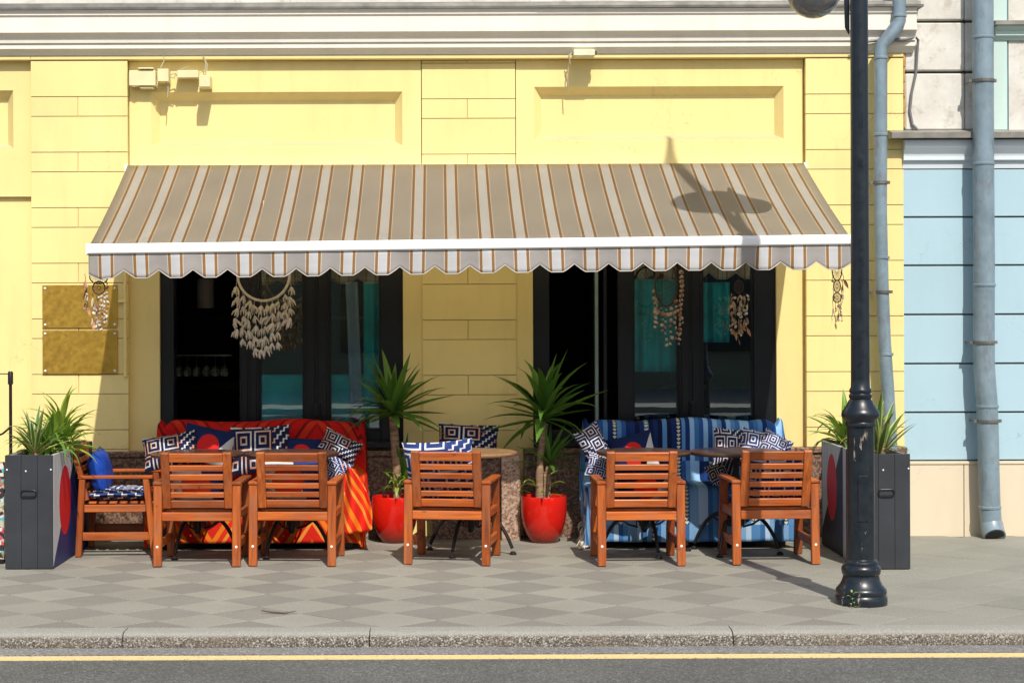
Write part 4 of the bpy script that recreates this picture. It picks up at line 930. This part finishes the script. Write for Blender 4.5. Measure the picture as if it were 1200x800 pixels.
def make_table(label, top):
    r_ = empty('bistro_table', (0, 0, 0), 0, label, 'table', 'round bistro tables')
    MB().lathe([(0.30, 0.715), (0.338, 0.718), (0.345, 0.728), (0.345, 0.738), (0.338, 0.745), (0.001, 0.745)], 48).build('table_top', top, r_, smooth=True, ang=30)
    MB().lathe([(0.10, 0.71), (0.10, 0.70), (0.03, 0.69), (0.022, 0.66), (0.022, 0.42), (0.035, 0.40), (0.035, 0.36), (0.028, 0.33), (0.028, 0.18), (0.018, 0.15)], 20).build('column', BLACKM, r_, smooth=True)
    for k in range(4):
        a = R(45 + 90 * k + 8); c, s = math.cos(a), math.sin(a); leg = MB(); pts, rr = [], []
        for i in range(13):
            t_ = i / 12; rad = 0.03 + 0.30 * t_; z = 0.26 + 0.045 * math.sin(t_ * 2.4) - 0.245 * t_ ** 2.6
            pts.append((rad * c, rad * s, max(0.014, z))); rr.append(0.018 - 0.005 * t_)
        leg.tube(pts, rr, 8); leg.lathe([(0.026, 0.001), (0.026, 0.012), (0.012, 0.026)], 12, Matrix.Translation((0.335 * c, 0.335 * s, 0)))
        leg.build('leg', BLACKM, r_, smooth=True)
        br = MB(); br.tube([(0.05 * c, 0.05 * s, 0.19), (0.12 * c, 0.12 * s, 0.21), (0.18 * c, 0.18 * s, 0.25)], 0.008, 6); br.build('brace', BLACKM, r_, smooth=True)
    for k in range(6):
        a = R(60 * k); MB().tube([(0.05 * math.cos(a), 0.05 * math.sin(a), 0.40), (0.055 * math.cos(a), 0.055 * math.sin(a), 0.2)], 0.006, 6).build('rib', BLACKM, r_, smooth=True)
    return r_
t0 = make_table('', TABLETOP)
TB = [(231, -.93, 'round dark table behind the armchair nearest the left planter'), (341, -.93, 'round dark table behind the second armchair by the red sofa'), (551, -.90, 'round tan table between the two red pots'), (754, -.94, 'round dark table in front of the left half of the blue sofa'), (862, -.93, 'round dark table in front of the right half of the blue sofa')]
for i, (px_, y, lab) in enumerate(TB):
    t_ = t0 if i == 0 else copy_tree(t0)
    t_['label'] = lab; t_.location = (PX(px_, y), y, 0.0); t_.rotation_euler = (0, 0, R(random.uniform(0, 25) + (45 if i == 3 else 0)))
    if i == 2:
        for ch in [k for k in bpy.data.objects if k.parent == t_ and k.name.startswith('table_top')]:
            ch.data = ch.data.copy(); ch.data.materials[0] = TANTOP

def sofa(x0, x1, label, tlabel, tmat, seed, drl, drr):
    r_ = empty('sofa', ((x0 + x1) / 2, -0.36, 0), 0, label, 'sofa'); w_ = (x1 - x0) / 2
    FAB = simple('dark_upholstery', (0.03, 0.02, 0.018), 0.9)
    MB().box(-w_, w_, -0.34, 0.14, 0.10, 0.44).build('seat', FAB, r_, 0.03, segs=2)
    MB().box(-w_ + 0.01, w_ - 0.01, 0.14, 0.29, 0.10, 0.865).build('backrest', FAB, r_, 0.05, segs=3)
    for sx in (-1, 1):
        for sy in (-0.30, 0.25): MB().box(sx * (w_ - 0.06) - 0.03, sx * (w_ - 0.06) + 0.03, sy - 0.03, sy + 0.03, 0.002, 0.10).build('leg', BLACKM, r_, 0.004)
    prof = [(-0.045, 0.55), (-0.048, 0.80), (-0.055, 0.90), (-0.080, 0.932), (-0.160, 0.935), (-0.215, 0.92), (-0.235, 0.87), (-0.245, 0.70), (-0.255, 0.52), (-0.290, 0.466), (-0.410, 0.458), (-0.610, 0.458), (-0.685, 0.45), (-0.715, 0.42), (-0.722, 0.30), (-0.728, 0.15), (-0.732, 0.05)]
    d = [0]
    for a, b_ in zip(prof[:-1], prof[1:]): d.append(d[-1] + math.dist(a, b_))
    tot = d[-1]
    def along(v):
        s = v * tot
        for k in range(len(d) - 1):
            if s <= d[k + 1] + 1e-9:
                f = (s - d[k]) / (d[k + 1] - d[k]); a, b_ = prof[k], prof[k + 1]; return a[0] + (b_[0] - a[0]) * f, a[1] + (b_[1] - a[1]) * f
        return prof[-1]
    full = drl + (x1 - x0) + drr
    def fn(u, v):
        s = u * full; y, z = along(v)
        wob = noise.noise(Vector((u * 9, v * 7, seed))) * 0.016 + noise.noise(Vector((u * 30, v * 3, seed + 5))) * 0.007 * (1 if v > 0.6 else 0.3)
        ex = drl - s if s < drl else (s - drl - (x1 - x0) if s > drl + (x1 - x0) else 0)
        if ex > 0:
            sg = -1 if s < drl else 1; edge = x0 if sg < 0 else x1
            fl_ = 0.05 + 0.03 * math.sin(v * 14 + seed)
            x = edge + sg * (0.012 + min(ex, 0.03) * 0.8 + ex * fl_ * 1.3) + wob * sg; z = max(0.02 + 0.01 * wob, z - max(0, ex - 0.02)); y = y + wob
        else:
            x = x0 + s - drl; q_ = min(s - drl, x1 - x0 - (s - drl)); y -= abs(wob) * (1 if 0.3 < v else 0.5); z += abs(wob) * 0.7
            if z > 0.5: z -= (z - 0.5) / 0.43 * (0.055 * max(0, 1 - q_ / 0.10) ** 2 + 0.012 * (1 + math.sin(s * 7 + seed)))
        return (x, y, max(0.012, z))
    m = MB(); m.grid(fn, 110, 70); o = m.build('throw', tmat, None, smooth=True, ang=80)
    md = o.modifiers.new('thickness', 'SOLIDIFY'); md.thickness = 0.005; md.offset = 1
    tag(o, tlabel, 'throw'); return o, fn
sx0, sx1 = PX(190, -.25), PX(420, -.25)
sofa(sx0, sx1, 'low sofa under the red throw below the left window', 'red and orange chevron striped throw over the left sofa', REDT, 2.0, 0.30, 0.42)
sx2, sx3 = PX(690, -.25), PX(912, -.25)
bt, fnb = sofa(sx2, sx3, 'low sofa under the blue throw below the right window', 'blue banded throw with zigzag rows over the right sofa', BLUET, 9.0, 0.42, 0.16)
fr = MB(); rn = random.Random(4)
for k in range(44):
    v = 0.50 + 0.49 * k / 43; p = Vector(fnb(0.0, v)); L = rn.uniform(0.05, 0.10)
    d_ = Vector((rn.uniform(-.6, -.1), rn.uniform(-.5, .3), -0.7)).normalized()
    e = p + d_ * L; e.z = max(0.006, e.z); mid = (p + e) / 2 + Vector((-0.01, 0, 0.005)); mid.z = max(0.006, mid.z)
    fr.tube([p, mid, e], [0.006, 0.005, 0.003], 5)
fr.build('fringe', COTTON, bt, smooth=True)
# loose corner of the red throw hanging over the right end of the sofa seat
def corner(u, v):
    x = PX(400, -.8) + (PX(436, -.8) - PX(400, -.8)) * u * (0.4 + 0.6 * math.sin(min(1, v * 1.3) * 1.57)); z = 0.64 - 0.50 * v - 0.05 * u * (1 - v) + (0.16 * max(0, u - 0.75) * 4 * (v > 0.8) * (v - 0.8))
    return (x, -0.80 + 0.05 * math.sin(u * 8 + v * 3) - 0.05 * v + 0.10 * (1 - v), z)
cm_ = MB().grid(corner, 24, 24)
cm_.uv = {k: (0.80 + 0.12 * a, 0.70 + 0.22 * b_) for k, (a, b_) in cm_.uv.items()}
co_ = cm_.build('throw_corner', REDT, bpy.data.objects['throw'], smooth=True, ang=80); co_.modifiers.new('thickness', 'SOLIDIFY').thickness = 0.005

# cushions
def cushion(label, mat, px_, py_, Y, w_, h_, rot=(0, 0, 0), thick=0.11, name='cushion', grp=None, at=None):
    m = MB(); nu, nv = 18, 14
    def fnp(sg):
        def fn(u, v):
            a, b_ = u * 2 - 1, v * 2 - 1
            pin = 1 - 0.07 * (1 - abs(a) ** 2) * abs(b_) ** 2; pin2 = 1 - 0.07 * (1 - abs(b_) ** 2) * abs(a) ** 2
            th = thick / 2 * (max(0, 1 - abs(a) ** 3) * max(0, 1 - abs(b_) ** 3)) ** 0.55
            cr = 0.006 * noise.noise(Vector((a * 3, b_ * 3, Y * 5 + sg)))
            return (a * w_ / 2 * pin2, -sg * (th + 0.002) + cr, b_ * h_ / 2 * pin)
        return fn
    m.grid(fnp(1), nu, nv); m.grid(fnp(-1), nu, nv)
    loc = at if at else P(px_, py_, Y)
    o = m.build(name, mat, None, smooth=True, ang=100, loc=loc); o.rotation_euler = tuple(R(a) for a in rot)
    return tag(o, label, 'cushion', grp)
G = 'scatter cushions'
cushion('navy key patterned cushion tilted at the left end of the red sofa', CU1, 199, 528, -0.50, 0.42, 0.27, (-25, -10, 0), grp=G)
cushion('navy cushion with red circle on the red sofa', CUC, 243, 522, -0.42, 0.40, 0.30, (-22, 12, 0), grp=G)
cushion('large navy key patterned cushion in the middle of the red sofa', CU1, 305, 527, -0.40, 0.46, 0.38, (-18, -3, 0), grp=G)
cushion('plain navy cushion with circle behind the second table on the red sofa', CUC, 352, 533, -0.38, 0.38, 0.28, (-20, 4, 0), grp=G)
cushion('navy key patterned cushion tipped over at the right end of the red sofa', CU1, 398, 523, -0.42, 0.31, 0.19, (-20, 26, 0), grp=G)
cushion('white and blue patterned cushion leaning below the tipped one on the red sofa', CU2, 392, 551, -0.65, 0.20, 0.20, (-15, -58, 10), grp=G)
cushion('dark key patterned cushion leaning on the granite ledge behind the tan table', CU1, 548, 515, -0.20, 0.48, 0.25, (-14, 3, 0), grp=G)
cushion('navy patterned cushion tilted at the left end of the blue sofa', CU3, 696, 523, -0.45, 0.33, 0.22, (-20, 62, 0), grp=G)
cushion('small blue and white cushion on the left end of the blue sofa seat', CU2, 703, 549, -0.70, 0.22, 0.18, (-20, 20, 10), grp=G)
cushion('navy cushion with red circle on the blue sofa', CUC, 741, 532, -0.40, 0.36, 0.32, (-20, -14, 0), grp=G)
cushion('navy key patterned cushion standing behind the right table on the blue sofa', CU3, 858, 524, -0.38, 0.30, 0.30, (-18, 4, 0), grp=G)
cushion('blue and white patterned cushion next to the right end of the blue sofa', CU2, 888, 523, -0.44, 0.28, 0.26, (-20, 12, 0), grp=G)
cushion('blue diamond patterned cushion tipped over the right end of the blue sofa', CU2, 908, 523, -0.52, 0.24, 0.20, (-20, 28, 0), grp=G)
cushion('navy patterned cushion low behind the right table by the blue sofa', CU3, 848, 556, -0.60, 0.24, 0.22, (-25, -20, 0), grp=G)
SG = 'armchair cushions'
def on_chair(i, dx, dy, z): # position in a chair's frame
    c = chairs[i]; return c.matrix_basis @ Vector((dx, dy, z))
def seat_cushion(i, mat, label):
    o = cushion(label, mat, 0, 0, 0.1 * i, 0.47, 0.46, thick=0.085, name='seat_cushion', grp=SG, at=on_chair(i, 0, 0.0, 0.438))
    o.rotation_euler = (R(-90), 0, CHR[i])
CHR = [c.rotation_euler.z for c in chairs]
seat_cushion(0, CU3, 'patterned seat pad on the armchair nearest the left planter'); seat_cushion(1, CU3, 'patterned seat pad on the second armchair from the left planter')
seat_cushion(2, CU2, 'patterned seat pad on the turned armchair between the pots'); seat_cushion(3, CU3, 'patterned seat pad on the armchair before the blue sofa')
seat_cushion(4, CU2, 'patterned seat pad on the armchair nearest the lamp post'); seat_cushion(5, CU2, 'blue and white patterned seat pad on the side facing armchair')
def back_cushion(i, mat, label, dx, z, w_, h_, ry=0, dy=-0.19, tilt=13):
    o = cushion(label, mat, 0, 0, 0.2 * i, w_, h_, thick=0.11, name='back_cushion', grp=SG, at=on_chair(i, dx, dy, z)); o.rotation_euler = (R(tilt), R(ry), CHR[i])
back_cushion(2, CU2, 'large blue and white patterned cushion rising above the turned armchair', -0.06, 0.675, 0.50, 0.40, -4, -0.205)
back_cushion(1, CUF, 'white red and navy cushion behind the slats of the second armchair', 0.0, 0.585, 0.44, 0.30)
back_cushion(0, CUF, 'white and red cushion behind the slats of the first armchair', 0.02, 0.56, 0.42, 0.24)
back_cushion(3, CUC, 'navy and red cushion behind the slats of the armchair before the blue sofa', 0.03, 0.57, 0.40, 0.26)
back_cushion(4, CU2, 'blue and white cushion behind the slats of the armchair nearest the lamp post', 0.03, 0.60, 0.42, 0.34)
bcu = cushion('royal blue sateen cushion standing against the back of the side facing armchair', CUB, 0, 0, 0.33, 0.40, 0.32, thick=0.15, name='back_cushion', grp=SG, at=on_chair(5, -0.03, -0.165, 0.60)); bcu.rotation_euler = (R(12), R(4), CHR[5])

# ------------------------------------------------------------------ dream catchers
def tassel_mesh(mat, seed):
    rn = random.Random(seed); m = MB()
    m.lathe([(0.003, 0.018), (0.012, 0.008), (0.016, -0.004), (0.008, -0.012)], 7)
    for k in range(5):
        a = k * 1.256 + rn.random(); m.tube([(0.006 * math.cos(a), 0.006 * math.sin(a), 0), (0.018 * math.cos(a), 0.018 * math.sin(a), -0.012), (0.022 * math.cos(a), 0.022 * math.sin(a), -0.03 - rn.random() * .012)], [0.006, 0.006, 0.002], 5)
    return m.mesh('tassel', mat, smooth=True, ang=70)
def shell_mesh(mat, seed):
    rn = random.Random(seed); m = MB(); m.lathe([(0.002, 0.014), (0.009, 0.009), (0.013, 0.0), (0.009, -0.010), (0.002, -0.014)], 8, Matrix.Rotation(0.5, 4, 'X') @ Matrix.Diagonal((1, 0.6, 1, 1))); return m.mesh('shell', mat, smooth=True, ang=80)
def feather_mesh(mat):
    m = MB(); m.add([(0, 0, 0.0), (0.012, 0.002, -0.025), (0.010, 0.0, -0.05), (0, 0, -0.075), (-0.010, 0, -0.05), (-0.012, -0.002, -0.025), (0, 0.004, -0.03)], [(0, 6, 1), (1, 6, 2), (2, 6, 3), (3, 6, 4), (4, 6, 5), (5, 6, 0)]); return m.mesh('feather', mat)
def hoop(r_, rx, rz, cz, mat, th, tw=0.0, web=None):
    pts = [(rx * math.cos(2 * math.pi * k / 40) * math.cos(tw), rx * math.cos(2 * math.pi * k / 40) * math.sin(tw), cz + rz * math.sin(2 * math.pi * k / 40)) for k in range(40)]
    MB().tube(pts, th, 8, closed=True).build('hoop', mat, r_, smooth=True)
    wb = MB()
    for ring in range(1, 6):
        f = ring / 6; n = 14
        for k in range(n):
            a0, a1 = 2 * math.pi * (k + ring * .5) / n, 2 * math.pi * (k + 1 + ring * .5) / n
            a2 = (a0 + a1) / 2; f2 = min(1, f + 1 / 6)
            for (fa, aa), (fb, ab) in (((f, a0), (f2, a2)), ((f2, a2), (f, a1))):
                wb.tube([(rx * fa * math.cos(aa) * math.cos(tw), rx * fa * math.cos(aa) * math.sin(tw), cz + rz * fa * math.sin(aa)), (rx * fb * math.cos(ab) * math.cos(tw), rx * fb * math.cos(ab) * math.sin(tw), cz + rz * fb * math.sin(ab))], 0.0012, 3)
    wb.build('web', web or mat, r_)
def strand(r_, x, y, z0, z1, ms, n, mat, rn, jx=0.006, s=(0.8, 1.2)):
    pts = [(x + jx * rn.uniform(-1, 1) * (k > 0), y + jx * rn.uniform(-1, 1), z0 + (z1 - z0) * k / 5) for k in range(6)]
    st = MB().tube(pts, 0.0022, 4).build('strand', mat, r_)
    for k in range(n):
        f = (k + 0.75) / n; i = min(4, int(f * 5)); p = Vector(pts[i]).lerp(Vector(pts[i + 1]), f * 5 - i)
        q_ = rn.uniform(*s); link(ms[0].name.split('.')[0], rn.choice(ms), st, p, (rn.uniform(-.4, .4), rn.uniform(-.4, .4), rn.uniform(0, 6)), (q_, q_, q_))
rn = random.Random(21)
tas = [tassel_mesh(COTTON, i) for i in range(4)]
so_ = [shell_mesh(SHELLO, 1), shell_mesh(SHELL, 2), shell_mesh(SHELL, 4)]; sw = [shell_mesh(SHELLW, 3), shell_mesh(SHELLW, 5), shell_mesh(SHELL, 6)]
fe = [feather_mesh(SHELLO), feather_mesh(SHELL)]
d1 = empty('dream_catcher', P(309, 322, -0.85), 0, 'large white dream catcher with cotton tassels before the left window', 'dream catcher', 'dream catchers')
hoop(d1, 0.192, 0.192, 0.0, COTTON, 0.010, web=WOODHOOP)
for k in range(10):
    x = -0.2 + 0.044 * k; top = -math.sqrt(max(0.001, 0.192 ** 2 - min(0.191, abs(x)) ** 2)); end = -0.43 - 0.15 * (1 - (abs(x + 0.02) / 0.22) ** 1.5) + rn.uniform(-.03, .03)
    if k == 0: end = -0.44
    strand(d1, x, rn.uniform(-.02, .02), top if 0 < k < 9 else -0.05, end if x < 0.12 else -0.36, tas, int((top - end) / 0.070) if x < 0.12 else 4, COTTON, rn, 0.012, (0.95, 1.5))
MB().tube([(0, 0, 0.19), (0, 0.0, 0.55)], 0.003, 5).build('cord', COTTON, d1)
d2 = empty('dream_catcher', P(781, 333, -0.55), 0, 'dark hooped dream catcher with terracotta shells before the right window', 'dream catcher', 'dream catchers')
hoop(d2, 0.125, 0.165, 0.0, WOODHOOP, 0.008, R(42))
for x, y, z0, z1, n in ((-.10, -.05, -.08, -.33, 7), (-.07, -.02, -.10, -.30, 6), (-.035, 0, -.15, -.36, 5), (0, 0, -.16, -.47, 7), (0.035, 0, -.15, -.46, 7), (.07, .03, -.10, -.42, 8), (.11, .06, 0.12, -.46, 16), (.125, .07, .12, -.30, 12), (-.095, -.05, -.02, -.2, 4)):
    strand(d2, x, y, z0, z1, so_, n, WOODHOOP, rn, 0.012, (0.8, 1.5))
for k in range(10):
    p = (-0.08 + 0.018 * k, -.02, -0.20 - 0.03 * math.sin(k * .35)); link('shell', rn.choice(so_), d2, p, (0, rn.random(), rn.random() * 6), (1.2, 1.2, 1.2))
MB().tube([(0.03, 0.03, 0.16), (0.03, 0.03, 0.5)], 0.003, 5).build('cord', WOODHOOP, d2)
d3 = empty('dream_catcher', P(866, 336, -0.25), 0, 'small shell chime hanging close to the far right window pane', 'dream catcher', 'dream catchers')
hoop(d3, 0.035, 0.05, 0.0, WOODHOOP, 0.003)
for k in range(8): strand(d3, -.06 + 0.017 * k, rn.uniform(-.03, .03), -0.04 - 0.01 * (k % 3), -0.40 + 0.02 * abs(k - 3), sw + fe, 10, WOODHOOP, rn, 0.012, (0.7, 1.2))
MB().tube([(0, 0, 0.05), (0, 0, 0.5)], 0.002, 5).build('cord', WOODHOOP, d3)
d4 = empty('dream_catcher', P(116, 324, -1.52), 0, 'two ringed shell dream catcher at the left end of the awning', 'dream catcher', 'dream catchers')
hoop(d4, 0.065, 0.052, 0.0, WOODHOOP, 0.004); hoop(d4, 0.043, 0.045, -0.08, WOODHOOP, 0.005)
for x, z0, z1, n, ms in ((-.04, -.12, -.32, 7, sw + fe), (-.02, -.12, -.36, 8, sw + fe), (0, -.125, -.38, 9, sw + fe), (0.02, -.12, -.38, 9, sw + so_), (.035, -.10, -.36, 9, sw + so_), (.05, -.02, -.32, 9, so_ + sw), (-.10, .02, -.24, 5, sw + fe), (-.09, -.06, -.22, 5, fe)):
    strand(d4, x, rn.uniform(-.02, .02), z0, z1, ms, n, WOODHOOP, rn, 0.012, (0.7, 1.2))
MB().tube([(0, 0, 0.05), (0, 0, 0.16)], 0.002, 5).build('cord', WOODHOOP, d4)
d5 = empty('dream_catcher', P(981, 317, -1.50), 0, 'three ringed feather dream catcher at the right end of the awning', 'dream catcher', 'dream catchers')
hoop(d5, 0.034, 0.07, 0.0, WOODHOOP, 0.004); hoop(d5, 0.024, 0.042, -0.11, WOODHOOP, 0.004); hoop(d5, 0.028, 0.034, -0.19, WOODHOOP, 0.004)
for x, z0, z1, n, ms in ((-.03, -.2, -.35, 2, fe), (-.012, -.21, -.38, 3, fe), (0.01, -.21, -.36, 3, so_ + fe), (.025, -.19, -.36, 4, fe + so_), (.04, -.02, -.17, 3, fe), (.03, -.06, -.3, 5, so_ + fe), (-.025, -.03, -.2, 3, so_)):
    strand(d5, x, rn.uniform(-.015, .015), z0, z1, ms, n, WOODHOOP, rn, 0.01, (0.6, 1.1))
MB().tube([(0, 0, 0.07), (0, 0, 0.16)], 0.002, 5).build('cord', WOODHOOP, d5)

# ------------------------------------------------------------------ left edge: rope post and mosaic board
rp = empty('rope_post', (PX(12, -0.6), -0.6, 0), 0, 'thin black barrier post with rope behind the left planter', 'post')
zt_ = PZ(433, -0.6)
MB().lathe([(0.13, 0.002), (0.13, 0.02), (0.03, 0.035), (0.013, 0.05), (0.012, zt_ - 0.10), (0.020, zt_ - 0.098), (0.020, zt_ - 0.01), (0.014, zt_)], 20).build('post', BLACKM, rp, smooth=True, ang=40)
MB().tube([(-0.015, 0, zt_ - 0.02), (-0.3, 0, zt_ - 0.022)], 0.004, 6).build('rope', BLACKM, rp)
MB().tube([(0, 0, zt_ - 0.42), (-0.06, 0, zt_ - 0.47), (-0.3, 0, zt_ - 0.56)], 0.008, 6).build('rope', BLACKM, rp)
t = MT('mosaic_print', 0.6, 0.3); vv = t.n('TexVoronoi', {'Vector': t.pos(), 'Scale': 34.0}); kk = t.n('SeparateColor', {0: vv.outputs['Color']}).outputs[0]
t.color(t.ramp(kk, [(0, (0.5, 0.46, 0.36)), (0.25, (0.04, 0.03, 0.03)), (0.45, (0.62, 0.60, 0.52)), (0.6, (0.32, 0.22, 0.08)), (0.75, (0.1, 0.42, 0.5)), (0.88, (0.5, 0.08, 0.12))], 'CONSTANT'))
ms_ = empty('menu_board', (PX(-40, -1.4), -1.4, 0), 0, 'colourful mosaic patterned board at the left edge by the planter', 'board')
MB().box(-0.26, PX(4.5, -1.4) - PX(-40, -1.4), -0.02, 0.02, 0.03, 0.72).build('panel', t.m, ms_, 0.004); MB().box(-0.27, 0.268, -0.03, 0.03, 0.001, 0.028).build('foot', BLACKM, ms_)
# litter on the pavement
tw = MB(); tw.tube([P(305, 717, -3.55), P(318, 719, -3.56), P(333, 720, -3.58), P(346, 717.5, -3.57)], [0.004, 0.006, 0.005, 0.002], 6)
for v in tw.v: v.z = v.z - P(318, 719, -3.56).z + 0.008
tag(tw.build('twig', DIRT, None, smooth=True), 'thin dry twig lying on the pavement near the kerb', 'twig')

# ------------------------------------------------------------------ across the street (seen only as reflections in the glass)
ob = empty('opposite_building', (0, -26, 0), 0, 'pale building across the street seen mirrored in the window glass', 'building')
OBW = mk_plaster('ochre_wall', (0.26, 0.25, 0.16), 0.1); OBG = simple('dark_glass', (0.03, 0.035, 0.04), 0.1)
MB().box(-16, 18, -4, 0, 0, 7.0).build('wall', OBW, ob)
wm = MB().box(-0.7, 0.7, 0, 0.03, 0, 2.0).mesh('window', OBG); wf = MB()
for a in ((-0.8, -0.7, 0, 0.08, -0.1, 2.1), (0.7, 0.8, 0, 0.08, -0.1, 2.1), (-0.7, 0.7, 0, 0.08, 2.0, 2.1), (-0.7, 0.7, 0, 0.12, -0.1, 0.0), (-0.03, 0.03, 0.03, 0.06, 0, 2.0)): wf.box(*a)
wfm = wf.mesh('frame', OBG)
for i in range(8):
    for z in (1.0, 4.6):
        w_ = link('window', wm, ob, (-14 + i * 4.1, 0.003, z)); link('frame', wfm, w_)
